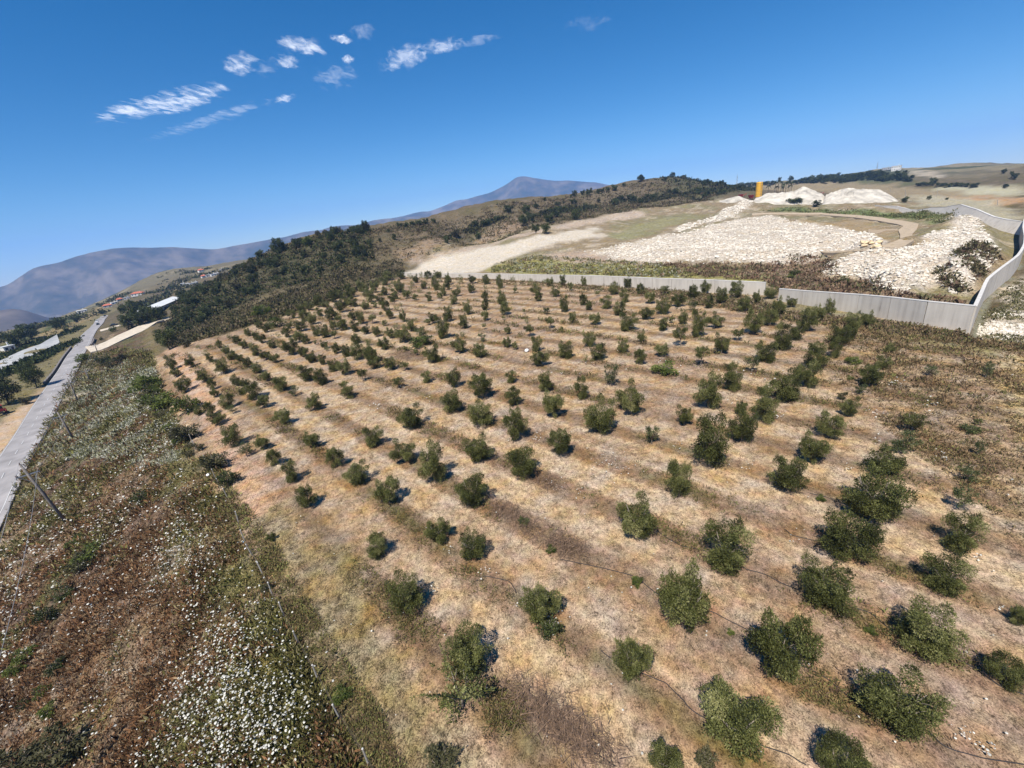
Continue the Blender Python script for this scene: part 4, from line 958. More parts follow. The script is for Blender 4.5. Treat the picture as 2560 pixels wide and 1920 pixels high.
FC = scatter(FORESTP, 2600, 23); rf_ = np.random.default_rng(24); sf_ = rf_.uniform(1.6, 3.6, len(FC))
clumps('forest_undergrowth', FC, sf_, sf_ * 1.0, m_weed, 14, col=np.array([(.055, .068, .025), (.085, .092, .036), (.12, .105, .05), (.042, .05, .02)])[rf_.integers(0, 4, len(FC))], seed=25)
SLOPE = [(-250,1700),(10,1350),(45,1225),(72,1158),(98,1106),(130,1028),(158,976),(182,936),(203,900),(230,884),(300,870),(380,880),(404,965),(490,1150),(633,1420),(842,1800),(960,2150),(400,2300),(-300,2100)]
CW = scatter(CREST, 900, 26); sf_ = rf_.uniform(3, 6.5, len(CW)); clumps('hilltop_undergrowth', CW, sf_, sf_ * .9, m_weed, 12, col=np.array([(.034, .042, .017), (.055, .06, .024), (.075, .07, .032)])[rf_.integers(0, 3, len(CW))], seed=27)
BW = scatter(BAND, 2200, 28, lambda X, Y: sstep(.35, .55, fbm(X / 25, Y / 25, 29, 3))); sf_ = rf_.uniform(2, 5, len(BW)); clumps('hillside_thicket', BW, sf_, sf_ * .7, m_weed, 12, col=np.array([(.038, .046, .018), (.06, .064, .026), (.085, .078, .035)])[rf_.integers(0, 3, len(BW))], seed=30)
MW = scatter([(425,845),(520,800),(640,762),(760,720),(870,665),(1000,650),(1010,690),(860,742),(700,795),(560,836),(450,866)], 2600, 32, lambda X, Y: .3 + .7 * sstep(.42, .6, fbm(X / 14, Y / 14, 33, 3))); sf_ = rf_.uniform(1.2, 3.0, len(MW)); clumps('bank_scrub', MW, sf_, sf_ * .8, m_weed, 10, col=np.array([(.10, .088, .038), (.14, .115, .058), (.065, .066, .028), (.16, .125, .075)])[rf_.integers(0, 4, len(MW))], seed=34)
W = scatter(SLOPE, 33000, 31, lambda X, Y: .3 + .7 * sstep(.38, .6, fbm(X / 4, Y / 4, 43, 4)))
rW = np.random.default_rng(8); R_W = np.hypot(*W.T); k = fbm(W[:, 0] / 5, W[:, 1] / 5, 43, 4); k2 = fbm(W[:, 0] / 18, W[:, 1] / 18, 41, 4); fsW = fence_s(W[:, 0], W[:, 1])
pal = np.array([(.30, .155, .075), (.17, .10, .052), (.17, .15, .052), (.25, .235, .075), (.40, .275, .155), (.40, .34, .16), (.09, .095, .034)])
green = sstep(.48, .62, k) * .5 + sstep(10, 2, -fsW) * .5 + sstep(62, 100, R_W) * .6
u = rW.random(len(W)); ci = np.where(u < green, rW.choice([2, 3, 5, 6], len(W), p=[.38, .3, .17, .15]), rW.choice([0, 1, 4], len(W), p=[.46, .34, .2]))
sW = rW.uniform(.45, 1.25, len(W)) * np.clip((R_W / 60) ** .55, .8, 2)
clumps('slope_weeds', W, sW, sW * rW.uniform(.6, 1.3, len(W)), m_weed, 8, col=pal[ci] * .72 * np.clip(.55 + .9 * fbm(W[:, 0] / 3, W[:, 1] / 3, 46, 3), .5, 1.25)[:, None], seed=5, lw=.13)

# white umbels on the slope: thick in the middle band, thinner to the sides
def discs(name, XYZ, rad, mat, seed):
    r = np.random.default_rng(seed); n = len(XYZ); an = np.arange(6) * math.pi / 3
    nr = unit(np.concatenate([r.normal(size=(n, 2)) * .28, np.ones((n, 1))], 1)); a = unit(np.cross(nr, np.array((0, 1, 0.)))); b = np.cross(nr, a)
    V = XYZ[:, None] + rad[:, None, None] * (a[:, None] * np.cos(an)[None, :, None] + b[:, None] * np.sin(an)[None, :, None])
    cen_ = XYZ + nr * rad[:, None] * .35
    V = np.concatenate([V, cen_[:, None]], 1).reshape(-1, 3)
    base = np.arange(n)[:, None] * 7
    f = np.stack([np.stack([base[:, 0] + i, base[:, 0] + (i + 1) % 6, base[:, 0] + 6], 1) for i in range(6)], 1).reshape(-1, 3)
    me = new_mesh(name, V, f, [mat]); attr_c(me, 'col', np.repeat(np.concatenate([np.array((.74, .71, .62))[None] * r.uniform(.55, 1.0, (n, 1)), np.ones((n, 1))], 1), 7, 0))
    return tag(link(name, me), kind='stuff')
m_flower = colmat('white_petals', .8, .2)
BAND1 = [(255,1000),(330,985),(430,1010),(450,1100),(480,1200),(520,1340),(600,1480),(650,1620),(740,1800),(720,2000),(350,2000),(330,1900),(390,1780),(440,1640),(425,1520),(400,1400),(370,1300),(330,1180),(280,1080)]
BAND2 = [(40,1260),(120,1200),(200,1180),(330,1240),(420,1360),(440,1500),(360,1700),(250,1760),(130,1500),(30,1420)]
FAR1 = [(160,1010),(215,905),(270,890),(330,905),(392,930),(400,1000),(440,1060),(455,1160),(380,1170),(250,1150),(130,1150),(105,1210),(60,1260),(110,1130)]
LOW = [(0,1400),(30,1420),(60,1560),(40,1700),(10,1850),(-60,1900),(-60,1450)]
def fl(P, n, seed, t0, t1, sc):
    return scatter(P, n, seed, lambda X, Y: sstep(t0, t1, fbm(X / sc, Y / sc, seed, 4)) * (.2 + .8 * sstep(.3, .62, fbm(X / 7, Y / 7, seed + 3, 3))) * sstep(-.6, -2, fence_s(X, Y)))
def jit(P, sd, seed):
    r = np.random.default_rng(seed); return P + r.normal(size=P.shape) * sd
FL = np.concatenate([jit(fl(BAND1, 2500, 61, .25, .75, 1.6), 1.3, 1), jit(fl(BAND2, 850, 62, .3, .75, 1.6), 1.6, 2), jit(fl(LOW, 420, 64, .3, .7, 2), 1.2, 3), jit(fl([(420,1300),(560,1440),(700,1700),(800,1850),(640,1900),(500,1600)], 420, 65, .3, .7, 2), 1.0, 4), scatter(SLOPE, 1000, 66, lambda X, Y: .15 + sstep(.4, .75, fbm(X / 3, Y / 3, 67, 3)))])
FL = FL[fence_s(FL[:, 0], FL[:, 1]) < 1.5]; FL = FL[(FL[:, 0] - r0[0]) * .809 + (FL[:, 1] - r0[1]) * .588 > 1.5]
rF = np.random.default_rng(12); RF = np.hypot(*FL.T)
zF = terr(FL[:, 0], FL[:, 1]) + rF.uniform(.35, .95, len(FL))
discs('wild_carrot_flowers', np.concatenate([FL, zF[:, None]], 1), (.03 + .085 * rF.random(len(FL)) ** 1.6) * np.clip(RF / 55, .8, 1.5), m_flower, 13)
FF = fl(FAR1, 5200, 63, .34, .64, 4); RFF = np.hypot(*FF.T)
clumps('pale_flowering_weeds', FF, rF.uniform(.5, 1.1, len(FF)) * np.clip(RFF / 90, .8, 1.6), rF.uniform(.7, 1.3, len(FF)), m_weed, 9, lw=.13, col=np.array([(.46, .45, .32), (.34, .34, .19), (.58, .56, .45)])[rF.integers(0, 3, len(FF))], seed=15)

FW = scatter([(497,1150),(530,1140),(600,1250),(720,1420),(830,1600),(960,1800),(1040,2000),(960,2100),(842,1800),(633,1420)], 3600, 68, lambda X, Y: .3 + .7 * sstep(.4, .6, fbm(X / 3, Y / 3, 69, 3))); FWr = np.hypot(*FW.T)
sFW = rF.uniform(.35, .8, len(FW)) * np.clip(FWr / 40, .7, 1.6)
clumps('fence_side_weeds', FW, sFW, sFW * .8, m_weed, 9, col=np.array([(.20, .17, .065), (.14, .13, .05), (.26, .19, .09), (.19, .125, .075), (.24, .235, .08)])[rF.integers(0, 5, len(FW))], seed=70, lw=.13)
# straw and weeds between the olive trees
OR2 = [(404,970),(440,880),(560,845),(700,800),(860,745),(1012,694),(1470,714),(1950,784),(2416,842),(2560,870),(2760,1000),(2760,2100),(1000,2100),(860,1800),(645,1420),(500,1150)]
def phase(X, Y):
    q = X * QN[0] + Y * QN[1]; n = fbm(X / 18, Y / 18, 41, 4)
    return np.abs(((q - ROWPH + (n - .5) * 1.2) / ROWP + .5) % 1 - .5) * 2
S = scatter(OR2, 52000, 71, lambda X, Y: .35 + .65 * sstep(.42, .6, fbm(X / 2.5, Y / 2.5, 72, 4))); RS = np.hypot(*S.T)
S = S[RS < 80]; RS = np.hypot(*S.T); rS = np.random.default_rng(73)
sS = rS.uniform(.13, .34, len(S)) * np.clip(RS / 35, .7, 1.8)
cS = np.array([(.40, .275, .165), (.28, .175, .10), (.18, .115, .068), (.52, .385, .235), (.25, .185, .09)])[rS.choice(5, len(S), p=[.32, .27, .18, .13, .1])]
clumps('dry_grass', S, sS, sS * .55, m_weed, 4, col=cS, seed=74, lw=.11)
G = scatter(OR2, 7000, 75, lambda X, Y: sstep(.55, .1, phase(X, Y)) * sstep(.46, .64, fbm(X / 6, Y / 6, 91, 3))); RG = np.hypot(*G.T)
sG = rS.uniform(.35, .8, len(G)) * np.clip(RG / 50, .75, 2.0)
cG = np.array([(.17, .145, .055), (.115, .105, .042), (.26, .19, .085), (.15, .10, .065), (.20, .20, .065)])[rS.choice(5, len(G), p=[.28, .2, .22, .18, .12])]
clumps('row_weeds', G, sG, sG * .8, m_weed, 10, col=cG, seed=76, lw=.13)
RWs = scatter(RW, 4500, 77, lambda X, Y: .2 + .8 * sstep(.45, .6, fbm(X / 4, Y / 4, 43, 4))); RR = np.hypot(*RWs.T)
sR = rS.uniform(.35, .9, len(RWs)) * np.clip(RR / 55, .75, 1.8)
cR = np.array([(.24, .16, .088), (.16, .11, .06), (.34, .25, .125), (.165, .15, .058), (.09, .08, .036)])[rS.choice(5, len(RWs), p=[.3, .25, .2, .15, .1])]
clumps('right_slope_weeds', RWs, sR, sR * .7, m_weed, 10, col=cR, seed=78, lw=.14)
WB = scatter([(1010,690),(1200,700),(1470,714),(1900,748),(1950,778),(2160,800),(2416,838),(2440,868),(2150,826),(1940,800),(1470,728),(1200,708)], 2600, 79); RB = np.hypot(*WB.T)
sB = rS.uniform(.5, 1.3, len(WB)); clumps('weeds_along_the_wall', WB, sB, sB * 1.1, m_weed, 8, col=np.array([(.15, .13, .06), (.21, .15, .085), (.115, .115, .045), (.17, .12, .08)])[rS.integers(0, 4, len(WB))], seed=80)
QB = scatter([(1230,662),(1330,640),(1440,645),(1640,660),(1800,660),(1890,662),(2050,645),(2100,690),(2180,700),(2260,735),(2400,745),(2416,800),(2230,768),(1950,734),(1910,702),(1640,694),(1470,688),(1230,682)], 3600, 81, lambda X, Y: .3 + .7 * sstep(.42, .6, fbm(X / 6, Y / 6, 43, 3))); rq = np.random.default_rng(82)
sQ = rq.uniform(.7, 2.0, len(QB)); gx_ = QB[:, 0] < 62
cQ = np.where((gx_ & (rq.random(len(QB)) < .8))[:, None], np.array([(.20, .19, .06), (.28, .24, .08), (.13, .135, .05), (.36, .35, .26)])[rq.integers(0, 4, len(QB))], np.array([(.21, .13, .085), (.28, .19, .12), (.15, .105, .068), (.14, .13, .06)])[rq.integers(0, 4, len(QB))])
clumps('brush_behind_the_wall', QB, sQ, sQ * .9, m_weed, 9, col=cQ, seed=83)
QR = scatter([(1900,528),(2000,518),(2150,523),(2380,528),(2421,542),(2250,547),(2050,534)], 900, 84); sQ = rq.uniform(1.0, 2.0, len(QR))
clumps('green_reeds', QR, sQ, sQ, m_weed, 8, col=np.array([(.11, .125, .045), (.15, .15, .06), (.20, .175, .085)])[rq.integers(0, 3, len(QR))], seed=85)
RKB = scatter([(2442,842),(2470,765),(2500,732),(2565,690),(2640,760),(2600,900),(2500,872)], 900, 86, lambda X, Y: sstep(.45, .6, fbm(X / 6, Y / 6, 44, 3))); sQ = rq.uniform(.4, 1.0, len(RKB))
clumps('weeds_on_the_stony_bank', RKB, sQ, sQ * .8, m_weed, 8, col=np.array([(.16, .15, .07), (.22, .19, .09), (.10, .10, .045)])[rq.integers(0, 3, len(RKB))], seed=87)
VB = scatter(VAL, 1500, 88, lambda X, Y: .1 + .9 * sstep(.55, .65, vnoise(((X - r0[0]) * .809 + (Y - r0[1]) * .588) / 22, X * 0 + 3.3, 5))); sQ = rq.uniform(1, 2.4, len(VB)) * np.clip(np.hypot(*VB.T) / 300, .6, 2)
clumps('valley_weeds', VB, sQ, sQ * .6, m_weed, 8, col=np.array([(.075, .085, .03), (.16, .14, .055), (.05, .062, .022)])[rq.integers(0, 3, len(VB))], seed=89)
MH = scatter([(0,845),(60,822),(170,794),(250,762),(330,728),(420,678),(520,672),(590,660),(520,712),(430,735),(400,760),(300,770),(262,785),(170,800),(60,840),(0,870)], 900, 90, lambda X, Y: sstep(.46, .62, fbm(X / 60, Y / 60, 99, 3))); sQ = rq.uniform(3, 8, len(MH))
clumps('far_scrub', MH, sQ, sQ * .8, m_weed, 12, col=np.array([(.06, .072, .03), (.09, .094, .04), (.13, .115, .055)])[rq.integers(0, 3, len(MH))], seed=91)
for hx in ([(60,905),(160,862),(205,848),(203,856),(160,874),(60,925),(0,948),(0,930)], [(0,890),(60,868),(150,838),(215,812),(214,818),(150,846),(60,880),(0,905)]):
    HX = scatter(hx, 420, 92); sQ = rq.uniform(1.8, 3.6, len(HX)); o = clumps('hedge', HX, sQ, sQ * .9, m_weed, 12, col=np.array([(.035, .048, .018), (.06, .072, .026)])[rq.integers(0, 2, len(HX))], seed=93)

HV = scatter([(2330,690),(2380,650),(2440,600),(2480,610),(2495,650),(2455,690),(2430,730),(2390,735)], 520, 94, lambda X, Y: sstep(.36, .7, fbm(X / 5, Y / 5, 95, 3))); sQ = rq.uniform(.8, 2.0, len(HV))
clumps('brush_on_the_rock_heap', HV, sQ, sQ * .8, m_weed, 9, col=np.array([(.14, .12, .06), (.20, .16, .09), (.085, .085, .038), (.15, .10, .07)])[rq.integers(0, 4, len(HV))], seed=96)
# tufts of flowers in the grove
FLC = [(1375,1555,40,34,34),(1535,1170,90,40,46),(1345,1098,24,20,14),(1385,1218,26,26,14),(1445,1240,26,24,12),(1697,1115,24,18,10),(1870,1163,26,20,10),(1418,925,50,18,16),(1672,921,60,14,14),(2119,1176,16,14,9),(2188,1033,30,14,16),(2238,958,24,14,14),(2196,1102,16,26,12),(2356,1150,30,18,12),(2324,1020,26,22,14),(1945,1043,26,12,12),(2403,1842,34,28,12),(2466,1878,34,24,14),(1092,1322,30,26,9),(1210,1433,30,26,10),(1300,1520,20,20,6),(944,1018,18,14,10),(1062,996,24,16,9),(1016,974,26,14,10),(1128,1378,18,18,7),(1085,1480,10,14,4),(1845,1010,60,16,12),(1640,905,40,12,10),(1505,1125,70,30,14),(1985,1345,40,30,6),(2500,1530,24,18,6),(2450,1395,20,14,6),(1930,960,20,16,10),(1840,935,36,30,16),(1320,1130,30,20,10),(1470,908,40,12,10),(1880,925,14,20,8)]
gl = []
for X, Y, W_, H_, n in FLC:
    a, b, c = gp(X + rF.normal(size=n) * W_ * .4, Y + rF.normal(size=n) * H_ * .4); gl.append(np.stack([a, b, c + rF.uniform(.12, .45, n)], 1))
a, b, c = gp(rF.uniform(700, 2540, 260), rF.uniform(860, 1900, 260)); k = fence_s(a, b) > 1; gl.append(np.stack([a, b, c + .2], 1)[k][:150])
gl = np.concatenate(gl); discs('grove_flowers', gl, rF.uniform(.03, .075, len(gl)) * np.clip(np.hypot(gl[:, 0], gl[:, 1]) / 40, .9, 1.7), m_flower, 14)
gx_, gy_, D_, Z_ = by_px(1376, 1562, 60, 66, .3)
plant('flower_bush', gx_, gy_, D_, D_ * .7, bush_crowns[2], olive_trunks[0], 'dark bush covered in white flowers right of a near olive tree', 'bush', None)

# ------------------------------------------------------------------ stone: boulders, rubble, gravel mounds
m_stone = plain('white_limestone', (.58, .52, .43), .9, .2, .5, bump=.3)
m_stone2 = plain('ochre_limestone', (.60, .46, .28), .9, .2, 1.2, bump=.3)
def ico():
    t = (1 + 5 ** .5) / 2
    V = np.array([(-1,t,0),(1,t,0),(-1,-t,0),(1,-t,0),(0,-1,t),(0,1,t),(0,-1,-t),(0,1,-t),(t,0,-1),(t,0,1),(-t,0,-1),(-t,0,1)]) / math.sqrt(1 + t * t)
    f = np.array([(0,11,5),(0,5,1),(0,1,7),(0,7,10),(0,10,11),(1,5,9),(5,11,4),(11,10,2),(10,7,6),(7,1,8),(3,9,4),(3,4,2),(3,2,6),(3,6,8),(3,8,9),(4,9,5),(2,4,11),(6,2,10),(8,6,7),(9,8,1)])
    return V, f
IV, IF = ico()
def rock_v(r):
    v = IV * r.uniform(.62, 1.25, (12, 1)) * np.array((r.uniform(.8, 1.3), r.uniform(.7, 1.1), r.uniform(.5, .85)))
    return v * .5
rocks = []
for i in range(8):
    rocks.append(new_mesh('boulder', rock_v(np.random.default_rng(400 + i)), IF, [m_stone]))
ochre = []
for i in range(3):
    ochre.append(new_mesh('boulder', rock_v(np.random.default_rng(420 + i)), IF, [m_stone2]))
def rubble(name, XY, size, seed, mat=None):
    r = np.random.default_rng(seed); V = []; F_ = []
    for i, ((x, y), s) in enumerate(zip(XY, size)):
        v = rock_v(r) * s; a = r.uniform(0, 6.28); ca, sa = math.cos(a), math.sin(a)
        V.append(np.stack([v[:, 0] * ca - v[:, 1] * sa + x, v[:, 0] * sa + v[:, 1] * ca + y, v[:, 2]], 1)); F_.append(IF + 12 * i)
    V = np.concatenate(V); zz = terr(XY[:, 0], XY[:, 1]) + size * .12; V[:, 2] += np.repeat(zz, 12)
    return tag(link(name, new_mesh(name, V, np.concatenate(F_), [mat or m_stone])), kind='stuff')
P1 = jit(scatter(HEAP1, 5200, 101, lambda X, Y: .12 + .88 * sstep(.34, .46, fbm(X / 9, Y / 9, 105, 3))), 1.0, 9); rk_ = np.random.default_rng(102)
rubble('limestone_rubble', P1, .35 + 1.0 * rk_.random(len(P1)) ** 1.8, 103)
P2 = scatter(HEAP2, 3600, 104, lambda X, Y: .3 + .7 * sstep(.36, .5, fbm(X / 8, Y / 8, 105, 3))); rubble('limestone_rubble', P2, .25 + .8 * rk_.random(len(P2)) ** 1.8, 106)
P3 = scatter(HEAP3, 420, 107); rubble('limestone_rubble', P3, rk_.uniform(.8, 2, len(P3)), 108)
P4 = scatter([(2440,850),(2452,800),(2470,768),(2500,735),(2530,715),(2600,760),(2590,880),(2500,868)], 700, 109, lambda X, Y: sstep(.4, .6, fbm(X / 5, Y / 5, 110, 3))); rubble('bank_rubble', P4, rk_.uniform(.2, .6, len(P4)), 111)
for i, (x, y) in enumerate(scatter(HEAP1, 190, 112)):
    s = random.uniform(1.1, 1.9); o = link('boulder', rocks[i % 8], None, (x, y, float(terr(x, y)) + s * .14)); o.scale = (s, s, s); o.rotation_euler = (random.uniform(-.3, .3), random.uniform(-.3, .3), random.uniform(0, 6.28))
    tag(o, 'white limestone boulder lying in the wide rock field behind the wall', 'boulder', 'boulders of the wide rock field')
for i, (x, y) in enumerate(scatter([q for q in HEAP2], 90, 113)):
    s = random.uniform(.8, 1.5); o = link('boulder', rocks[(i + 3) % 8], None, (x, y, float(terr(x, y)) + s * .14)); o.scale = (s, s, s); o.rotation_euler = (random.uniform(-.3, .3), random.uniform(-.3, .3), random.uniform(0, 6.28))
    tag(o, 'white limestone boulder on the long rock heap beside the curved wall', 'boulder', 'boulders of the heap by the curved wall')
for i in range(14):
    x, y, z = gp1(random.uniform(2155, 2203), random.uniform(607, 621)); s = random.uniform(1.5, 2.4); o = link('boulder', ochre[i % 3], None, (x, y, z + s * .2)); o.scale = (s, s, s); o.rotation_euler = (0, random.uniform(-.4, .4), random.uniform(0, 6.28))
    tag(o, 'yellowish boulder at the right tip of the rock field by the track', 'boulder', 'ochre boulders at the tip of the rock field')

m_gravel = plain('white_gravel', (.44, .395, .325), .95, .4, .16, bump=.5)
def mound(label, line, R, depth, gul, seed, name='gravel_mound'):
    """heap with its foot on the terrain; line gives picture positions of the crest"""
    P = np.array(line, float); X, Y, Z = at_range(P[:, 0], P[:, 1], R); az = np.arctan2(X, Y)
    A = np.linspace(az[0], az[-1], 90); zc = np.interp(A, az, Z); T = np.linspace(-1, 1, 25)
    AA, TT = np.meshgrid(A, T, indexing='ij'); rr = R + TT * depth
    x, y = rr * np.sin(AA), rr * np.cos(AA); g = terr(x, y)
    prof = np.clip(1 - np.abs(TT) ** 1.25, 0, 1)
    end = (.82 + .36 * (fbm(AA[:, :1] * R / 9, AA[:, :1] * 0 + seed, seed, 3))) * np.minimum(1, np.minimum(np.arange(90), 89 - np.arange(90)) / 6)[:, None]
    gully = (np.abs(fbm(AA * R / 5 + fbm(x / 6, y / 6, seed + 1, 3) * 2, TT * .6 + 3, seed, 4) - .5) * 2 - .6) * gul * np.sin(np.pi * prof * .9)
    z = g - .4 + np.maximum(zc[:, None] - g + gully * 1.0, .3) * prof * end + (fbm(x / 2.5, y / 2.5, seed + 4, 3) - .5) * 1.0 * (prof > .05)
    ii = np.arange(AA.size).reshape(AA.shape); f = np.stack([ii[:-1, :-1], ii[1:, :-1], ii[1:, 1:], ii[:-1, 1:]], -1).reshape(-1, 4)
    o = link(name, new_mesh(name, np.stack([x, y, z], -1).reshape(-1, 3), f, [m_gravel], smooth=False)); return tag(o, label, 'gravel mound')
mound('small smooth white gravel mound left of the red machines', [(1768,512),(1790,506),(1815,496),(1838,490),(1850,489),(1866,497),(1882,508)], 478, 16, .6, 501)
mound('long white gravel mound with a smooth peak beside the yellow silo', [(1874,506),(1890,493),(1915,482),(1950,480),(1985,476),(2005,469),(2015,469),(2030,476),(2055,482),(2070,498),(2082,506)], 470, 26, 2.2, 511)
mound('long furrowed white gravel mound right of the peaked one', [(2050,506),(2062,486),(2085,477),(2110,472),(2150,471),(2200,470),(2215,475),(2235,490),(2256,503)], 462, 26, 3.2, 521)


# ------------------------------------------------------------------ concrete walls
def concrete():
    mt, nt, b = mat_new('cast_concrete'); L = nt.links.new
    tc = N(nt, 'ShaderNodeTexCoord'); mp = N(nt, 'ShaderNodeMapping'); mp.inputs['Scale'].default_value = (1.6, 1.6, .12); L(tc.outputs['Object'], mp.inputs[0])
    st = N(nt, 'ShaderNodeTexNoise', scale=.9, detail=5.0); L(mp.outputs[0], st.inputs['Vector'])
    bl = N(nt, 'ShaderNodeTexNoise', scale=.35, detail=6.0); L(tc.outputs['Object'], bl.inputs['Vector'])
    a = N(nt, 'ShaderNodeMath', operation='MULTIPLY_ADD'); a.inputs[1].default_value = .6; L(bl.outputs[0], a.inputs[0]); L(st.outputs[0], a.inputs[2])
    c = ramp(nt, a.outputs[0], [(.45, (.19, .165, .14)), (.58, (.41, .365, .31)), (.75, (.485, .435, .37)), (1.0, (.54, .49, .42))]); L(c, b.inputs['Base Color']); b.inputs['Roughness'].default_value = .9
    bp = N(nt, 'ShaderNodeBump'); bp.inputs['Strength'].default_value = .25; L(bl.outputs[0], bp.inputs['Height']); L(bp.outputs[0], b.inputs['Normal'])
    return mt
m_conc = concrete(); m_cap = plain('pale_concrete_edge', (.53, .50, .455), .9, .12, 1.0)
def wall(label, base, tops, th=.45, plen=6.0, name='concrete_wall', foot=1.2, batter=0.0):
    """cast panel by panel along a line of base points; tops gives the height at each point"""
    B = np.array(base, float); hts = np.array(tops, float); d = np.concatenate([[0], np.cumsum(np.linalg.norm(np.diff(B, axis=0), axis=1))])
    n = max(1, round(d[-1] / plen)); t = np.linspace(0, d[-1], n + 1)
    Q = np.stack([np.interp(t, d, B[:, i]) for i in (0, 1)], 1); Hh = np.interp(t, d, hts); zb = terr(Q[:, 0], Q[:, 1])
    zt = zb + Hh; zt = np.convolve(np.pad(zt, 1, 'edge'), (.25, .5, .25), 'valid')
    e = empty(name, (Q[0][0], Q[0][1], zb[0]), label, 'wall'); o0 = np.array((Q[0][0], Q[0][1], zb[0]))
    for i in range(n):
        a, b = Q[i], Q[i + 1]; u = (b - a) / np.linalg.norm(b - a); nn = np.array((-u[1], u[0])) * th / 2
        a2, b2 = a + u * .045, b - u * .045; r = np.random.default_rng(i + 7); s = r.uniform(-.015, .015)
        V = []
        for p, z0_, z1_ in ((a2, zb[i], zt[i]), (b2, zb[i + 1], zt[i + 1])):
            for k in (-1, 1):
                q = p + nn * (k + s); fr = nn * k; q0 = q + (fr / np.linalg.norm(fr) * batter * (z1_ - z0_) if batter and np.dot(fr, -p) > 0 else 0)
                V += [(q0[0], q0[1], z0_ - foot), (q[0], q[1], z1_ - .12)]
        V = np.array(V) - o0
        link('wall_panel', new_mesh('wall_panel', V, np.array([(0, 4, 5, 1), (2, 3, 7, 6), (1, 5, 7, 3), (0, 1, 3, 2), (4, 6, 7, 5), (0, 2, 6, 4)]), [m_conc]), e)
        V = []
        for p, z1_ in ((a, zt[i]), (b, zt[i + 1])):
            for k in (-1.12, 1.12):
                q = p + nn * k; V += [(q[0], q[1], z1_ - .118), (q[0], q[1], z1_)]
        link('coping', new_mesh('coping', np.array(V) - o0, np.array([(0, 4, 5, 1), (2, 3, 7, 6), (1, 5, 7, 3), (0, 1, 3, 2), (4, 6, 7, 5), (0, 2, 6, 4)]), [m_cap]), e)
    return e
def wbase(px): return [gp1(*q)[:2] for q in px]
def height_at(b, top):
    """height of a point standing on base b and seen at picture position top"""
    bx, by = b; bz = float(terr(bx, by)); dx, dy, dz = ray(*top); t = math.hypot(bx, by) / math.hypot(dx, dy); return CAM_H + dz * t - bz
WA = [(1005,690),(1150,694),(1300,701),(1470,712),(1640,724),(1780,732),(1850,735),(1912,738)]
WAt = [(1005,680),(1150,683),(1300,685),(1470,688),(1640,695),(1780,699),(1850,702),(1912,706)]
wa = wbase(WA); wall('long low concrete wall behind the grove, left of the gap', wa, [height_at(b, t) for b, t in zip(wa, WAt)])
WBp = [(1946,752),(2050,768),(2150,784),(2233,800),(2330,818),(2418,836)]
WBt = [(1946,722),(2050,729),(2150,736),(2233,742),(2330,752),(2430,764)]
wb = wbase(WBp); hb = [height_at(b, t) for b, t in zip(wb, WBt)]; wall('tall concrete wall right of the gap, ending at the corner', wb, hb)
WC = [(2418,836),(2451,756),(2473,735),(2503,710),(2533,683),(2549,652),(2552,625),(2549,600),(2552,580),(2575,556)]
wc = wbase(WC); hc = [hb[-1], 4.6, 4.6, 4.6, 4.5, 4.3, 4, 4, 4, 4]
c0_ = np.array(wb[-1]); c1_ = np.array(wc[1]); dd = (c1_ - c0_) / np.linalg.norm(c1_ - c0_); wc[0] = tuple(c0_ + dd * .6)
wall('curved concrete wall running back from the corner at the right edge', wc, hc, plen=5)
WD = [(2188,516),(2300,527),(2390,540),(2440,556),(2490,566),(2540,573),(2600,580)]
wd = [tuple(float(q) for q in on_z(a, b, .6)) for a, b in WD]; wall('distant grey concrete wall across the far right end of the quarry', wd, [1.2, 2.2, 3.0, 3.4, 3.6, 3.6, 3.6], th=.6, plen=9, batter=1.0)
# ------------------------------------------------------------------ poles, wires, fence, parapet
m_pole = plain('weathered_pole', (.17, .15, .135), .85, .3, 2.5)
m_metal = plain('grey_metal', (.30, .31, .32), .5, .2, 4, metallic=.6)
m_ins = plain('brown_insulator', (.16, .08, .05), .3, .2, 8)
m_fw = plain('rusty_wire', (.10, .08, .065), .8, .2, 5)
m_wire = plain('dull_wire', (.34, .32, .30), .6, .15, 6)
m_post = plain('grey_fence_post', (.29, .26, .22), .9, .25, 7)
def closest_on_ray(px, py, b):
    """point of the view line of a picture position nearest to the upright through b"""
    dx, dy, dz = [float(q) for q in ray(px, py)]
    t = (b[0] * dx + b[1] * dy) / (dx * dx + dy * dy)
    return np.array((dx * t, dy * t, CAM_H + dz * t))
arms = []
PL = [((168,1308),(47,1163),'tall leaning utility pole on the weedy slope nearest the camera'), ((185,1100),(143,1030),'second utility pole from the near end, in pale flowering weeds'), ((197,1007),(170,948),'third utility pole from the near end, on the bare earth patch'),
      ((224,951),(212,923),'fourth utility pole from the near end, thin against the weeds'), ((246,886),(236,859),'last utility pole, by the mouth of the farm track')]
near_dir = None; bases = []
for (b, t, lab) in PL:
    B = np.array(gp1(*b)); Tp = closest_on_ray(*t, B); Tp[:2] = B[:2] + (Tp[:2] - B[:2]) * .9; bases.append((B, Tp, lab))
ld = bases[0][0][:2] - bases[2][0][:2]; ld /= np.linalg.norm(ld); pn = np.array((ld[1], -ld[0]))
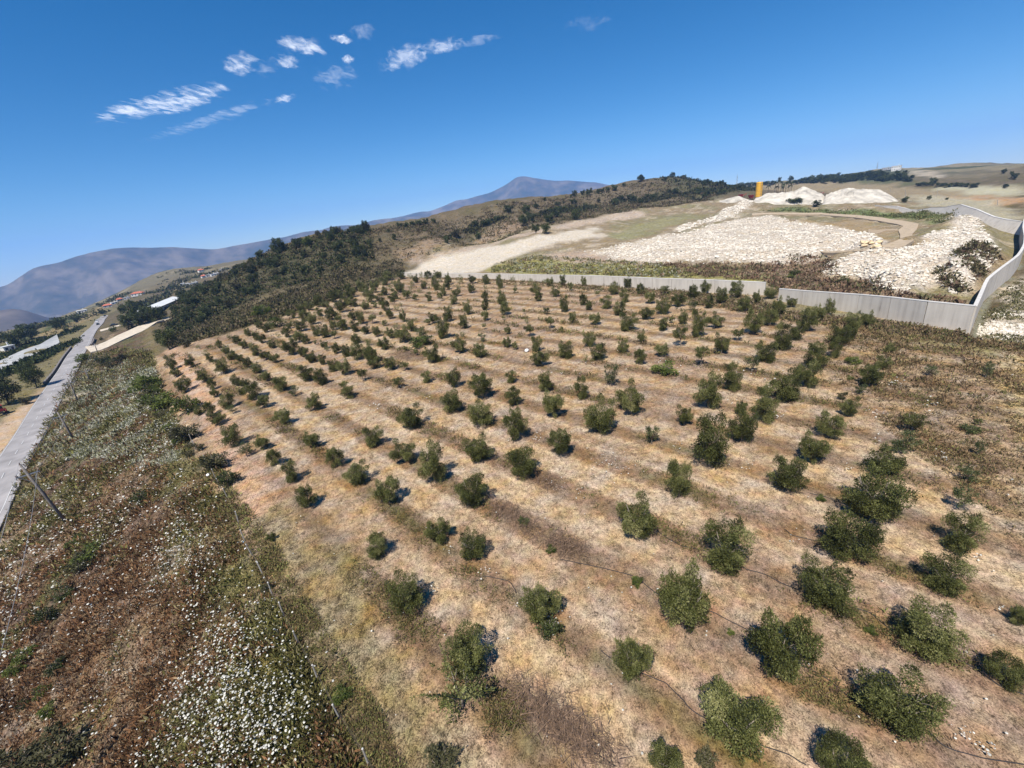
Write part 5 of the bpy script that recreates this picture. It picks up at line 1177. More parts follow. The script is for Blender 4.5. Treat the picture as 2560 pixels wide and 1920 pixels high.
def utility_pole(B, Tp, lab):
    hgt = np.linalg.norm(Tp - B); u = (Tp - B) / hgt
    e = empty('utility_pole', B, lab, 'utility pole', 'utility poles along the road')
    mb = MB(); mb.tube([-u * .4, u * hgt * .5, u * hgt], [.21, .17, .12], 10); mb.build('post', m_pole, e, smooth=True)
    ca = u * hgt * .84; n3 = np.array((pn[0], pn[1], 0.))
    mb = MB(); mb.box((0, 0, 0), (2.3, .12, .14), math.atan2(pn[1], pn[0])); o = mb.build('crossarm', m_metal, e); o.location = ca
    mb = MB(); mb.tube([u * hgt * .72 + n3 * .05, ca + n3 * .85], .035, 5); mb.tube([u * hgt * .72 - n3 * .05, ca - n3 * .85], .035, 5); mb.build('brace', m_metal, e)
    ends = []
    for k in (-1.05, .0, 1.05):
        p = ca + n3 * k + (np.array((0, 0, .07)) if k else u * hgt * .16)
        mb = MB(); mb.tube([p, p + np.array((0, 0, .12)), p + np.array((0, 0, .22)), p + np.array((0, 0, .3))], [.05, .08, .05, .06], 7); mb.build('insulator', m_ins, e, smooth=True)
        ends.append(B + p + np.array((0, 0, .3)))
    return ends
ENDS = [utility_pole(*q) for q in bases]
# the line goes on behind the camera to the next pole
nb_ = bases[0][0] + (bases[0][0] - bases[1][0]) * 1.15; nb_[2] = float(terr(nb_[0], nb_[1]))
ENDS = [utility_pole(nb_, nb_ + np.array((0, 0, 11.0)), 'utility pole next along the line, below and behind the viewer')] + ENDS
for k in range(3):
    mb = MB()
    for a, b in zip(ENDS[:-1], ENDS[1:]):
        t = np.linspace(0, 1, 14)[:, None]; P = a[k] * (1 - t) + b[k] * t; P[:, 2] -= (4 * t * (1 - t))[:, 0] * .018 * np.linalg.norm(a[k] - b[k]); mb.tube(P, .018, 4, False)
    tag(mb.build('power_line', m_wire), ['road side power line hanging between the poles', 'middle power line hanging from the pole tops', 'field side power line hanging between the poles'][k], 'cable', 'power lines over the slope')

zc_ = lambda z, x, y: {'1': (x / 3.456, 900 + y / 3.456), '2': (x / 3.072, 1380 + y / 3.072), '4': (640 + x / 3.072, 1380 + y / 3.072)}[z]
FP = [zc_('1',1662,712), zc_('1',1692,775), zc_('1',1790,900), zc_('1',1862,1022), zc_('1',1908,1110), zc_('1',1970,1195), zc_('1',2062,1410), zc_('1',2117,1570), zc_('1',2182,1690), zc_('2',2020,175), zc_('4',50,165), zc_('4',128,340), zc_('4',215,495), zc_('4',325,700), zc_('4',475,975), zc_('4',648,1282), zc_('4',868,1640)]
fb = [np.array(gp1(*q)) for q in FP]; d_ = unit(fb[-1] - fb[-4]); fb += [fb[-1] + d_ * 3.5 * k for k in (1, 2, 3)]
fe = empty('wire_fence', fb[8], 'thin wire fence on grey posts between the weedy slope and the grove', 'fence')
for i, b in enumerate(fb):
    r = np.random.default_rng(i); l = np.array((r.normal() * .06, r.normal() * .06, 1.35)); mb = MB(); p = b - fb[8]; mb.tube([p - np.array((0, 0, .2)), p + l], [.055, .045], 6); mb.build('post', m_post, fe)
    mb = MB(); q = p + l; mb.tube([q, q + np.array((0, 0, .05))], [.06, .03], 6); mb.build('post_cap', m_cap, fe)
for h in (.45, .85, 1.2):
    mb = MB()
    for a, b in zip(fb[:-1], fb[1:]):
        t = np.linspace(0, 1, 5)[:, None]; P = a * (1 - t) + b * t - fb[8]; P[:, 2] += h - (4 * t * (1 - t))[:, 0] * .05; mb.tube(P, .004, 3, False)
    mb.build('wire', m_fw, fe)

m_para = plain('brown_stone_parapet', (.17, .13, .10), .9, .3, 1.5, bump=.3)
def parapet(s0, s1, off, lab, h=1.0, step=6.0):
    e = None
    for s in np.arange(s0, s1, step):
        a, b = on_road([s, min(s + step, s1)], off); c = (a + b) / 2; d = b - a; z = float(terr(*c))
        if e is None: e = empty('parapet', (c[0], c[1], z), lab, 'parapet'); o0 = np.array((c[0], c[1], z))
        mb = MB(); mb.box((0, 0, h / 2 - .2), (np.linalg.norm(d) - .06, .45, h + .4), math.atan2(d[1], d[0])); o = mb.build('wall_block', m_para, e); o.location = np.array((c[0], c[1], z)) - o0
        mb = MB(); mb.box((0, 0, h + .05), (np.linalg.norm(d) - .02, .6, .1), math.atan2(d[1], d[0])); o = mb.build('coping_stone', m_pole, e); o.location = np.array((c[0], c[1], z)) - o0
s_of = lambda x, y: float(((np.array(gp1(x, y)[:2]) - cen[2]) @ dirn))
parapet(s_of(118, 962), s_of(203, 866), -HW - .8, 'long brown parapet along the left edge of the road')
parapet(s_of(224, 866), s_of(234, 850), HW + 1.9, 'short brown parapet right of the road by the farm track')

# ------------------------------------------------------------------ vehicles and machines
m_tyre = plain('tyre_rubber', (.02, .02, .02), .8, .2, 10); m_glass = plain('dark_window_glass', (.03, .04, .05), .12, .1, 2)
def car(x, y, rz, col, label, group=None, z=None):
    z = float(terr(x, y)) + .16 if z is None else z
    e = empty('car', (x, y, z), label, 'car', group, rz); mp = plain('car_paint', col, .35, .08, 1)
    mb = MB(); mb.box((0, 0, .62), (4.2, 1.75, .62), 0, .94); mb.box((2.0, 0, .45), (.3, 1.6, .3)); mb.box((-2.0, 0, .45), (.3, 1.6, .3)); mb.build('body', mp, e)
    mb = MB(); mb.box((-.2, 0, 1.19), (2.4, 1.6, .52), 0, .74); mb.build('cabin', m_glass, e)
    mb = MB(); mb.box((-.2, 0, 1.47), (1.75, 1.18, .06)); mb.build('roof', mp, e)
    for a in (-1.3, 1.3):
        for b in (-.8, .8):
            mb = MB(); mb.tube([(a, b - .1, .33), (a, b + .1, .33)], .33, 12); mb.build('wheel', m_tyre, e)
rz_ = math.atan2(dirn[1], dirn[0])
for (x, y, col, lab, o_) in [(249, 812, (.03, .03, .035), 'dark car on the far road, nearest of the three', 1.2), (253, 803, (.7, .7, .7), 'pale car on the far road between two dark ones', -1.2), (259, 792, (.025, .03, .04), 'dark car farthest up the road before it vanishes', 1.2)]:
    s = s_of(x, y); p = on_road(s, o_)[0]; car(p[0], p[1], rz_, col, lab, 'cars on the road')
for (x, y, lab) in [(330, 811, 'left of two white cars parked under the clump of trees'), (342, 807, 'right of two white cars parked under the clump of trees')]:
    a = gp1(x, y); car(a[0], a[1], .4, (.75, .75, .73), lab, 'white cars under the trees')
a = gp1(286, 815); car(a[0], a[1], .7, (.03, .03, .03), 'dark car by the short farm track above the road')
m_red = plain('faded_red_paint', (.24, .032, .028), .45, .2, 3); m_orange = plain('orange_paint', (.62, .17, .03), .5, .15, 3); m_drk = plain('oily_steel', (.035, .033, .032), .6, .25, 4)
bx, by, bz = gp1(6, 1036)
e = empty('tractor', (bx, by, bz), 'red and orange farm tractor cut off by the left edge on the sandy lot', 'tractor', None, rz_ + .25)
mb = MB(); mb.box((1.1, 0, 1.35), (2.2, 1.0, .8), 0, .9); mb.box((2.15, 0, 1.2), (.25, .9, .7)); mb.build('bonnet', m_orange, e)
mb = MB(); mb.box((-.2, 0, .95), (4.0, .7, .45)); mb.box((1.5, 0, .6), (.3, 1.7, .2)); mb.build('chassis', m_drk, e)
mb = MB(); mb.box((-.9, 0, 1.6), (1.4, 1.4, .7)); mb.build('cab', m_red, e)
mb = MB(); mb.box((-.9, 0, 2.35), (1.3, 1.3, .85), 0, .92); mb.build('cab_window', m_glass, e)
mb = MB(); mb.box((-.9, 0, 2.85), (1.6, 1.6, .14), 0, .94); mb.build('cab_roof', m_red, e)
for s in (-1, 1):
    mb = MB(); mb.tube([(-1.1, s * .75, .85), (-1.1, s * 1.15, .85)], .85, 18); w_ = mb.build('rear_wheel', m_tyre, e); mb = MB(); mb.tube([(-1.1, s * .74, .85), (-1.1, s * 1.17, .85)], .42, 12); mb.build('rim', m_orange, w_)
    mb = MB(); mb.tube([(1.6, s * .75, .5), (1.6, s * 1.05, .5)], .5, 16); w_ = mb.build('front_wheel', m_tyre, e); mb = MB(); mb.tube([(1.6, s * .74, .5), (1.6, s * 1.07, .5)], .25, 10); mb.build('rim', m_orange, w_)
    mb = MB(); mb.tube([(-1.95, s * .95, 1.1), (-1.75, s * .95, 1.65), (-1.1, s * .95, 1.85), (-.45, s * .95, 1.65)], .12, 5); mb.build('mudguard', m_red, e)
mb = MB(); mb.tube([(1.3, .3, 1.7), (1.3, .3, 2.6)], .05, 6); mb.build('exhaust', m_drk, e)
mb = MB(); mb.tube([(-1.9, 0, .9), (-2.8, 0, .8), (-3.4, 0, .5)], .08, 5); mb.box((-3.2, 0, .45), (.5, 1.8, .12)); mb.build('hitch', m_drk, e)

m_yel = plain('yellow_silo_paint', (.62, .34, .035), .5, .15, .6)
sx_, sy_, _ = at_range(1896, 494, 500); sx_, sy_ = float(sx_), float(sy_); sz_ = float(terr(sx_, sy_))
ztop = float(at_range(1896, 455, 500)[2])
e = empty('silo', (sx_, sy_, sz_), 'tall yellow silo rising behind the gravel mounds', 'silo'); hs_ = ztop - sz_
mb = MB(); mb.tube([(0, 0, 2.5), (0, 0, hs_ - .8), (0, 0, hs_)], [2.7, 2.7, 2.2], 24); mb.build('shell', m_yel, e)
mb = MB(); mb.tube([(0, 0, .8), (0, 0, 2.5)], [.8, 2.7], 20); mb.build('hopper', m_yel, e)
for k in range(6):
    mb = MB(); z = 2.6 + (hs_ - 3.6) * k / 5; mb.tube([(0, 0, z), (0, 0, z + .2)], 2.82, 24); mb.build('ring_band', m_yel, e)
for k in range(4):
    a = k * math.pi / 2 + .5; mb = MB(); mb.tube([(2.5 * math.cos(a), 2.5 * math.sin(a), -.3), (2.5 * math.cos(a), 2.5 * math.sin(a), 3.2)], .18, 6); mb.build('leg', m_metal, e)
mb = MB()
for s in (-.25, .25): mb.tube([(s, -2.95, .2), (s, -2.95, hs_)], .05, 4)
for z in np.arange(.6, hs_, .8): mb.tube([(-.25, -2.95, z), (.25, -2.95, z)], .04, 4)
mb.build('ladder', m_metal, e)
def crusher(px, py, R, lab, s):
    X, Y, _ = at_range(px, py, R); X, Y = float(X), float(Y); z = float(terr(X, Y)); e = empty('stone_crusher', (X, Y, z), lab, 'machine', None, .3); e.scale = (s, s, s)
    mb = MB(); mb.box((0, 0, 3.2), (3.2, 2.4, 1.8), 0, 1.35); mb.build('hopper', m_red, e)
    mb = MB(); mb.box((0, 0, 1.8), (2.6, 2.0, 1.0)); mb.build('crusher_body', m_red, e)
    for a in (-1.2, 1.2):
        for b in (-.9, .9):
            mb = MB(); mb.box((a, b, .6), (.25, .25, 1.8)); mb.build('leg', m_drk, e)
    mb = MB(); mb.tube([(1.4, 0, 1.2), (7.5, 0, 4.2)], .3, 4); mb.build('conveyor', m_red, e)
    mb = MB(); mb.tube([(5, .4, -.2), (5.5, .2, 3.1)], .1, 4); mb.tube([(5, -.4, -.2), (5.5, -.2, 3.1)], .1, 4); mb.build('conveyor_stand', m_drk, e)
crusher(1851, 496, 500, 'dark red stone crusher between the small mound and the silo', .9)
crusher(1877, 497, 505, 'bright red stone crusher right at the foot of the silo', 1.0)
crusher(2048, 482, 520, 'dark red machine top showing between the two big mounds', .8)

# ------------------------------------------------------------------ palms, masts, field posts
m_frond = foliage('palm_fronds', [(.1, (.012, .018, .008)), (.6, (.03, .042, .016)), (1, (.07, .085, .03))], .1)
def palm_crown(seed):
    r = np.random.default_rng(seed); V = []; f = []
    for k in range(20):
        a = k * 2.4 + r.uniform(-.2, .2); el = r.uniform(-.3, 1.0); L_ = r.uniform(.8, 1.1)
        for i in range(7):
            t = i / 6; rr = L_ * t * math.cos(el * (1 - t * .6)); z = L_ * (math.sin(el) * t - .75 * t * t); w_ = .13 * math.sin(math.pi * min(1, t * .9 + .1))
            c = np.array((math.cos(a) * rr, math.sin(a) * rr, z)); n = np.array((-math.sin(a), math.cos(a), -.25))
            V += [c + n * w_, c, c - n * np.array((1, 1, -1)) * w_]
        b = k * 21
        for i in range(6):
            for q in (0, 1): f.append((b + i * 3 + q, b + i * 3 + q + 1, b + i * 3 + q + 4, b + i * 3 + q + 3))
    me = new_mesh('palm_crown', np.array(V), np.array(f), [m_frond]); attr_f(me, 'rnd', r.random(len(V))); return me
pc = [palm_crown(1), palm_crown(2)]
mb = MB(); mb.tube([(0, 0, -.3), (.1, 0, 3), (.15, .05, 6)], [.36, .26, .22], 8); ptk = mb.mesh('palm_trunk', m_barkd, True)
for i, (x, y0, y1) in enumerate([(1920, 481, 465), (1937, 479, 456), (1945, 478, 452), (1952, 479, 455), (1958, 478, 460), (1964, 478, 456), (1970, 477, 454), (1978, 476, 456), (1941, 480, 466), (1956, 480, 467), (1974, 479, 464)]):
    X, Y, z0 = [float(q) for q in at_range(x, y0, 600)]; zt = float(at_range(x, y1, 600)[2]); z0 = min(z0, float(terr(X, Y)))
    e = empty('palm_tree', (X, Y, z0), 'lone palm standing left of the palm cluster by the silo' if i == 0 else 'dark fan palm in the cluster right of the yellow silo', 'palm tree', None if i == 0 else 'palms by the silo', i * 1.3)
    h = zt - z0; t = link('trunk', ptk, e);  c = link('crown', pc[i % 2], e); c.location = (.15, .05, h); c.scale = (3.4, 3.4, 3.4); t.scale = (.75, .75, h / 6)
def mast(px, yb, yt, R, lab):
    X, Y, z0 = [float(q) for q in at_range(px, yb, R)]; zt = float(at_range(px, yt, R)[2]); z0 = min(z0, float(terr(X, Y))); h = zt - z0
    e = empty('radio_mast', (X, Y, z0), lab, 'mast'); k = [(math.cos(a), math.sin(a)) for a in (0, 2.094, 4.189)]
    for a in k:
        mb = MB(); mb.tube([(a[0] * 1.3, a[1] * 1.3, -1), (a[0] * .35, a[1] * .35, h * .85)], .13, 4); mb.build('leg', m_metal, e)
    mb = MB(); n = 10
    for i in range(n):
        za, zb = h * .85 * i / n, h * .85 * (i + 1) / n; ra, rb = 1.3 - .95 * i / n, 1.3 - .95 * (i + 1) / n
        for q in range(3):
            a, b = k[q], k[(q + 1) % 3]; mb.tube([(a[0] * ra, a[1] * ra, za), (b[0] * rb, b[1] * rb, zb)], .07, 3, False); mb.tube([(a[0] * rb, a[1] * rb, zb), (b[0] * rb, b[1] * rb, zb)], .06, 3, False)
    mb.build('lattice', m_metal, e); mb = MB(); mb.tube([(0, 0, h * .82), (0, 0, h)], .12, 5); mb.build('antenna', m_metal, e)
mast(1842, 459, 434, 1000, 'thin lattice mast on the skyline left of the silo'); mast(2192, 424, 404, 1240, 'thin lattice mast beside the white hilltop houses')
for (x, y0, y1, lab) in [(2264, 496, 474, 'grey post standing on the field right of the gravel mounds'), (2342, 492, 473, 'leaning grey post on the brown field at far right'), (2494, 513, 499, 'short pale post among the terraced fields at far right'), (2226, 481, 470, 'thin post behind the right gravel mound')]:
    B = np.array(gp1(x, y0)); Tp = closest_on_ray(x + (3 if 'leaning' in lab else 0), y1, B); mb = MB(); mb.tube([(0, 0, -.3), Tp - B], [.22, .15], 6); tag(mb.build('field_post', m_post, None, B), lab, 'post')

# ------------------------------------------------------------------ buildings
m_plaster = plain('pale_plaster', (.64, .61, .56), .9, .1, .4); m_grey = plain('grey_plaster', (.40, .39, .38), .9, .12, .4); m_tile = plain('red_roof_tiles', (.42, .13, .075), .8, .25, .6)
m_flat = plain('pale_flat_roof', (.58, .56, .53), .9, .1, .5); m_sheet = plain('white_sheet_roof', (.56, .56, .55), .5, .08, .2)
def house(x, y, rz, W_, D_, Hh, storeys, walls, roof, lab, group=None, flat=False, z=None):
    z = float(terr(x, y)) - .3 if z is None else z
    e = empty('house', (x, y, z), lab, 'house', group, rz)
    mb = MB(); mb.box((0, 0, Hh / 2), (W_, D_, Hh)); mb.build('wall', walls, e); mb = MB()
    if flat:
        mb.box((0, 0, Hh + .15), (W_ + .5, D_ + .5, .3))
    else:
        a, b, h = W_ / 2 + .5, D_ / 2 + .5, Hh * .3 + .8; V = [(-a, -b, Hh), (a, -b, Hh), (a, b, Hh), (-a, b, Hh), (-a * .45, 0, Hh + h), (a * .45, 0, Hh + h)]
        mb.add(V, [(0, 1, 5, 4), (2, 3, 4, 5), (3, 2, 1, 0)], [(1, 2, 5), (3, 0, 4)])
    r_ = mb.build('roof', roof, e)
    mb = MB(); mb.box((W_ * .2, D_ * .1, Hh + 1.4), (.6, .6, 2.0)); mb.build('chimney', walls, r_)
    sh = Hh / storeys; n = max(2, int(W_ / 3))
    for s in range(storeys):
        for k in range(n):
            xx = -W_ / 2 + W_ * (k + .5) / n
            for sd in (-1, 1):
                if s == 0 and k == n // 2 and sd < 0:
                    mb = MB(); mb.box((xx, sd * (D_ / 2), 1.1), (1.1, .12, 2.2)); mb.build('door', m_barkd, e); continue
                mb = MB(); mb.box((xx, sd * (D_ / 2), sh * s + sh * .55), (1.2, .12, 1.3)); mb.build('window', m_glass, e)
    return e
def at_gp(px, py): a = gp1(px, py); return a
def hpx(px, py, wpx, hpx_, R=None, **k):
    a = gp1(px, py) if R is None else [float(q) for q in at_range(px, py, R)]; r = math.hypot(a[0], a[1]) * 1.05; W_ = wpx * r / F
    return house(a[0], a[1], k.pop('rz', math.atan2(-a[0], a[1]) + random.uniform(-.4, .4)), W_, W_ * .75, max(2.8, hpx_ * r / F), **k)
hpx(2240, 427, 12, 8, storeys=2, walls=m_plaster, roof=m_flat, flat=True, lab='white two storey house on top of the far right hill')
hpx(2216, 425, 11, 4, storeys=1, walls=m_grey, roof=m_flat, flat=True, lab='low grey flat roofed house left of the white hilltop house')
hpx(346, 739, 18, 5, storeys=1, walls=m_plaster, roof=m_tile, lab='long red roofed house on the bare hill beyond the road')
hpx(503, 680, 9, 4, storeys=1, walls=m_plaster, roof=m_tile, lab='small red roofed house high on the far green slope')
hpx(22, 876, 14, 7, storeys=1, walls=m_plaster, roof=m_sheet, flat=True, lab='small white flat roofed house at the left edge of the valley')
hpx(62, 840, 14, 5, storeys=1, walls=m_grey, roof=m_sheet, lab='grey roofed farmhouse among the dark valley trees')
hpx(206, 781, 13, 4, storeys=1, walls=m_plaster, roof=m_flat, flat=True, lab='pale farmhouse in the valley where the road meets the hill')
hpx(270, 768, 12, 4, storeys=1, walls=m_grey, roof=m_tile, lab='pinkish farmhouse beside the upper end of the road')
for i, (x, y, w_, h_) in enumerate([(458, 713, 7, 3.5), (468, 714, 9, 4), (480, 713, 8, 3.5), (490, 710, 7, 4), (510, 694, 8, 3.5), (522, 692, 9, 3.5), (534, 690, 9, 4), (543, 687, 7, 3), (555, 678, 8, 4), (300, 752, 8, 3.5), (286, 760, 9, 3.5), (318, 748, 8, 3)]):
    hpx(x, y, w_, h_, storeys=1, walls=[m_plaster, m_grey][i % 2], roof=m_tile if i in (4, 9) else [m_sheet, m_flat, m_grey][i % 3], flat=i not in (4, 9), lab='small red roofed village house on the far slope left of the wood' if i in (4, 9) else 'small pale flat roofed village house on the far slope left of the wood', group='village houses on the far slope')
A1 = np.array(gp1(364, 790)); A2 = np.array(gp1(436, 757)); rS_ = .5 * (np.hypot(*A1[:2]) + np.hypot(*A2[:2])); rS_ = min(max(rS_, 380), 520)
A1 = np.array([float(q) for q in at_range(364, 788, rS_ * .97)]); A2 = np.array([float(q) for q in at_range(436, 757, rS_ * 1.03)])
c = (A1 + A2) / 2; d = A2 - A1; ang = math.atan2(d[1], d[0]); Lh = np.linalg.norm(d[:2])
e = empty('shed', (c[0], c[1], min(A1[2], A2[2]) - 1.5), 'long low shed with a white roof beyond the clump of dark trees', 'shed', None, ang)
slope = d[2] / Lh
def sheared(o):
    me = o.data
    for v in me.vertices: v.co.z += v.co.x * slope
mb = MB(); mb.box((0, 0, 2.8), (Lh, 11, 5.6)); sheared(mb.build('wall', m_grey, e))
mb = MB(); a, b = Lh / 2 + .6, 6.2; mb.add([(-a, -b, 5.6), (a, -b, 5.6), (a, b, 5.6), (-a, b, 5.6), (-a, 0, 7.0), (a, 0, 7.0)], [(0, 1, 5, 4), (2, 3, 4, 5), (3, 2, 1, 0)], [(1, 2, 5), (3, 0, 4)]); sheared(mb.build('roof', m_sheet, e))
for k in range(6):
    mb = MB(); mb.box((-Lh / 2 + Lh * (k + .5) / 6, -5.5, 3.2), (Lh / 10, .15, 1.8)); sheared(mb.build('window', m_glass, e))

# ------------------------------------------------------------------ hoses, brush, litter
m_hose = plain('black_hose', (.035, .032, .032), .6, .2, 5)
z5 = lambda x, y: (1240 + x / 3.3515, 900 + y / 3.3515); z6 = lambda x, y: (1300 + x / 3.072, 1380 + y / 3.072); z7 = lambda x, y: (1900 + x / 3.3515, 900 + y / 3.3515); z8 = lambda x, y: (1840 + x / 3.072, 1380 + y / 3.072); z4 = lambda x, y: (640 + x / 3.072, 1380 + y / 3.072)
HO = [([z6(300,60), z6(620,122), z6(850,180), z6(950,245), z6(1060,335), z6(1490,470), z6(1660,560), z6(1790,640)], 'hose passing the small bright bush in the middle of the near grove'),
      ([z6(640,760), z6(720,850), z6(985,960), z6(1110,1010), z6(1200,1100), z6(1280,1180), z6(1390,1260), z6(1880,1500), z6(2060,1570), z6(2200,1640)], 'hose curving between the two large trees at the bottom'),
      ([z5(1360,1440), z5(1450,1500), z5(1560,1560), z5(1710,1590), z6(1740,130), z8(90,140), z8(250,190), z8(425,268), z8(560,330)], 'hose running past the tree with the forked crown'),
      ([z8(900,430), z8(1040,470), z8(1130,540), z8(1210,600), z8(1300,680), z8(1650,780), z8(1800,870), z8(2030,1040), z8(2200,1100)], 'hose along the row with the broad tree at lower right'),
      ([z8(540,880), z8(650,950), z8(760,1020), z8(920,1145), z8(1100,1230), z8(1430,1350), z8(1560,1470), z8(1700,1530), z8(1900,1590), z8(2200,1640)], 'hose leaving the lower right corner of the grove'),
      ([z4(1860,1020), z4(1980,1120), z4(2080,1205), z6(0,1170), z6(120,1260), z6(640,1580), z6(740,1650)], 'hose beside the long dark brush pile at the bottom'),
      ([z7(190,1420), z7(280,1470), z7(350,1490), z7(530,1535)], 'hose entering the large tree under the darkest one'),
      ([z7(420,1120), z7(560,1150), z7(700,1210)], 'hose left of the largest dark tree'),
      ([z4(1720,190), z4(1830,195), z4(1930,225), z4(2010,320)], 'hose arching behind the near tree left of centre')]
for P, lab in HO:
    P = np.array(P); t = np.linspace(0, len(P) - 1, len(P) * 6); X = np.interp(t, range(len(P)), P[:, 0]); Y = np.interp(t, range(len(P)), P[:, 1])
    a, b, c = gp(X, Y); a = a + (vnoise(t * .9, t * 0 + P[0, 0]) - .5) * .3
    mb = MB(); mb.tube(np.stack([a, b, c + .05], 1), .028, 5); tag(mb.build('irrigation_hose', m_hose), 'black ' + lab, 'hose', 'irrigation hoses in the grove')
m_twig = plain('dead_twigs', (.20, .13, .085), .95, .4, 3)
def brush(P, n, seed, lab):
    r = np.random.default_rng(seed); S = scatter(P, n, seed); S = S + r.normal(size=S.shape) * .5; dl = np.array((math.sin(AZR), math.cos(AZR))); V = []
    for (x, y) in S:
        l = r.uniform(.3, 1.0); a = r.normal() * .9; u = np.array((dl[0] * math.cos(a) - dl[1] * math.sin(a), dl[0] * math.sin(a) + dl[1] * math.cos(a), r.normal() * .3)); z = float(terr(x, y)) + r.uniform(.03, .4); c = np.array((x, y, z)); w_ = np.array((-u[1], u[0], .5)) * .016
        V += [c - u * l / 2 - w_, c - u * l / 2 + w_, c + u * l / 2 + w_ * .4, c + u * l / 2 - w_ * .4]
    V = np.array(V); return tag(link('brush_pile', new_mesh('brush_pile', V, np.arange(len(V)).reshape(-1, 4), [m_twig])), lab, 'brush pile', 'piles of dead twigs')
brush([z6(0,1040), z6(70,1080), z6(330,1250), z6(600,1440), z6(680,1560), z6(640,1600), z6(440,1500), z6(180,1330), z6(0,1160), (1262,1715)], 1300, 1, 'long dark windrow of dead twigs at the bottom of the picture')
brush([z5(-20,1200), z5(120,1220), z5(320,1400), z5(380,1480), z5(260,1440), z5(120,1330), z5(-40,1290)], 900, 2, 'brown twig pile around a dark little bush in the middle of the grove')
brush([z5(400,1480), z5(600,1520), z5(760,1620), z5(680,1660), z5(480,1590)], 600, 3, 'thin twig litter below the brown twig pile')
brush([z5(300,980), z5(430,960), z5(560,1060), z5(500,1090), z5(360,1040)], 400, 4, 'grey twigs by the round tree with a black base')
brush([(968,883), (1020,880), (1062,898), (1050,908), (990,900)], 1500, 5, 'purple brown twig pile in the far middle of the grove')
m_bag = plain('white_plastic', (.80, .79, .78), .4, .06, 2)
def lump(px, py, w_, lab, mat=None, name='plastic_bag'):
    x, y, z = gp1(px, py); s = w_ * math.hypot(x, y) * 1.1 / F; r = np.random.default_rng(int(px)); v = IV * r.uniform(.75, 1.2, (12, 1)) * .5; v[:, 2] *= .75
    o = link(name, new_mesh(name, v, IF, [mat or m_bag], smooth=True), None, (x, y, z + s * .25)); o.scale = (s, s, s); sb_ = o.modifiers.new('soft', 'SUBSURF'); sb_.levels = sb_.render_levels = 1; tag(o, lab, 'plastic bag')
lump(1317, 880, 15, 'bulging white plastic sack lying in the middle of the grove'); lump(523, 1191, 14, 'white plastic bag caught in bushes at the fence'); lump(615, 1374, 8, 'small white plastic bag low on the fence line')
lump(610, 1357, 7, 'scrap of blue plastic beside the fence', plain('blue_plastic', (.22, .38, .62), .5, .1, 3), 'plastic_scrap')

# ------------------------------------------------------------------ thin clouds
def cloud_material():
    mt = bpy.data.materials.new('cloud_vapour'); mt.use_nodes = True; nt = mt.node_tree; L = nt.links.new
    for n in list(nt.nodes): nt.nodes.remove(n)
    out = N(nt, 'ShaderNodeOutputMaterial'); tr = N(nt, 'ShaderNodeBsdfTransparent'); tl = N(nt, 'ShaderNodeBsdfTranslucent'); df = N(nt, 'ShaderNodeBsdfDiffuse')
    tl.inputs['Color'].default_value = (.95, .95, .95, 1); df.inputs['Color'].default_value = (.95, .95, .95, 1)
    w_ = N(nt, 'ShaderNodeMixShader'); w_.inputs[0].default_value = .75; L(df.outputs[0], w_.inputs[1]); L(tl.outputs[0], w_.inputs[2])
    a = N(nt, 'ShaderNodeAttribute', attribute_name='thick'); dn = N(nt, 'ShaderNodeAttribute', attribute_name='body'); geo = N(nt, 'ShaderNodeNewGeometry')
    n1 = N(nt, 'ShaderNodeTexNoise', scale=.006, detail=5.0, rough=.55); n1.inputs['Distortion'].default_value = .4; mpc = N(nt, 'ShaderNodeMapping'); mpc.inputs['Scale'].default_value = (1, .42, 1); mpc.inputs['Rotation'].default_value = (0, 0, R_(-12)); L(geo.outputs['Position'], mpc.inputs[0]); L(mpc.outputs[0], n1.inputs['Vector'])
    s = N(nt, 'ShaderNodeMath', operation='MULTIPLY_ADD'); s.inputs[1].default_value = 2.1; L(n1.outputs[0], s.inputs[0]); L(a.outputs['Fac'], s.inputs[2])
    e = N(nt, 'ShaderNodeMapRange'); e.interpolation_type = 'SMOOTHSTEP'; e.inputs['From Min'].default_value = 1.45; e.inputs['From Max'].default_value = 2.5; L(s.outputs[0], e.inputs['Value'])
    f2 = N(nt, 'ShaderNodeMath', operation='MULTIPLY'); L(e.outputs[0], f2.inputs[0]); L(dn.outputs['Fac'], f2.inputs[1])
    mx = N(nt, 'ShaderNodeMixShader'); L(f2.outputs[0], mx.inputs[0]); L(tr.outputs[0], mx.inputs[1]); L(w_.outputs[0], mx.inputs[2]); L(mx.outputs[0], out.inputs['Surface'])
    return mt
m_cloud = cloud_material()
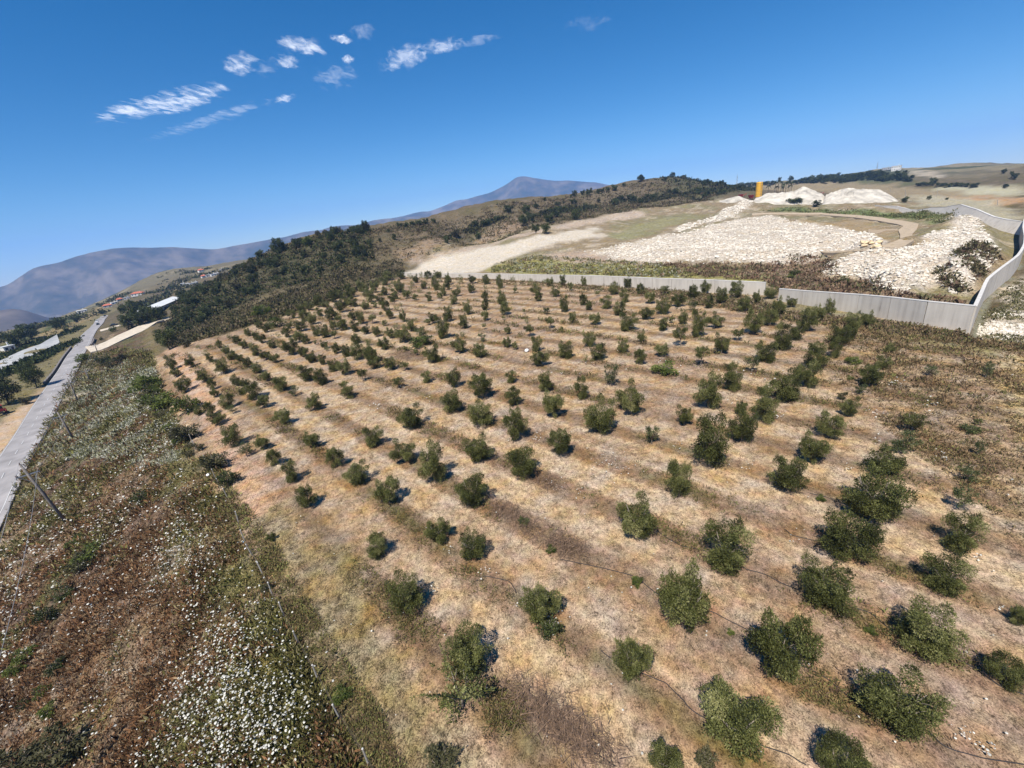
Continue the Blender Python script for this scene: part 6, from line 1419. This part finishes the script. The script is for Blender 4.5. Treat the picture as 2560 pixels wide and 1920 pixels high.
def cloud(cx_, cy_, a, b, ang, dens, lab, seed):
    """a thin sheet of vapour 2.6 km up, feathering out at its rim"""
    u = np.linspace(-1, 1, 61); v = np.linspace(-1, 1, 25); U, Vv = np.meshgrid(u, v, indexing='ij'); ca, sa = math.cos(R_(ang)), math.sin(R_(ang))
    px = cx_ + a * 1.25 * U * ca - b * 1.6 * Vv * sa; py = cy_ + a * 1.25 * U * sa + b * 1.6 * Vv * ca
    X, Y = on_z(px, py, 2600.0); Z = 2600 + (fbm(U * 3 + seed, Vv * 2, seed, 3) - .5) * 60
    t = np.clip(1 - (U ** 2 + Vv ** 2), 0, 1) ** .8 * (1.0 if dens > .5 else .85)
    rim = np.clip((1 - np.sqrt(U ** 2 + Vv ** 2)) * 4, 0, 1)
    ii = np.arange(U.size).reshape(U.shape); f = np.stack([ii[:-1, :-1], ii[1:, :-1], ii[1:, 1:], ii[:-1, 1:]], -1).reshape(-1, 4)
    o = link('cloud', new_mesh('cloud', np.stack([X, Y, Z], -1).reshape(-1, 3), f, [m_cloud], smooth=True)); attr_f(o.data, 'thick', t.ravel()); attr_f(o.data, 'body', (rim * dens * .72).ravel()); tag(o, lab, 'cloud', 'thin clouds in the blue sky')
for i, q in enumerate([(412,256,175,24,-12,.9,'long white cloud streak lowest on the left, brightest of all'), (300,283,70,18,-10,.5,'soft tail at the left end of the long cloud streak'), (606,158,48,24,-4,.8,'white puff up and right of the long streak'), (668,166,44,18,-15,.3,'broken wisp between the two white puffs'), (752,113,68,19,9,.95,'bright white lens shaped puff at top centre left'),
                       (856,95,32,10,12,.75,'little bright fleck right of the top puff'), (906,80,36,16,0,.3,'faint feathery wisp at the top of the cloud group'), (722,150,32,18,10,.6,'small double puff under the bright lens shaped one'), (870,148,16,9,0,.7,'tiny fleck alone right of the double puff'), (840,192,62,26,-14,.32,'scattered small flecks below the tiny fleck'), (1010,143,66,24,-16,.55,'mottled cloud patch at right of the group'), (1095,115,70,17,-10,.65,'white mottled streak closing the group on the right'), (1195,100,60,11,-8,.3,'thin fading tip at the right end of the clouds'),
                       (545,293,195,12,-17,.34,'long faint slanting streak under the main cloud'), (715,245,36,9,-16,.6,'bright upper end of the faint slanting streak'), (1465,58,64,16,-6,.14,'very faint wisp high at top centre right')]):
    cloud(*q, seed=900 + i * 7)

# ------------------------------------------------------------------ the air
hm = bpy.data.materials.new('hazy_air'); hm.use_nodes = True; nt = hm.node_tree
for n in list(nt.nodes): nt.nodes.remove(n)
out = N(nt, 'ShaderNodeOutputMaterial'); pv = N(nt, 'ShaderNodeVolumePrincipled')
pv.inputs['Color'].default_value = (.26, .50, 1.0, 1); pv.inputs['Density'].default_value = HAZE; pv.inputs['Anisotropy'].default_value = .0
nt.links.new(pv.outputs[0], out.inputs['Volume'])
mb = MB(); lo, hi = -900.0, 470.0; mb.box((0, 0, (lo + hi) / 2), (19000, 19000, hi - lo)); o = mb.build('haze', hm); tag(o, kind='stuff')
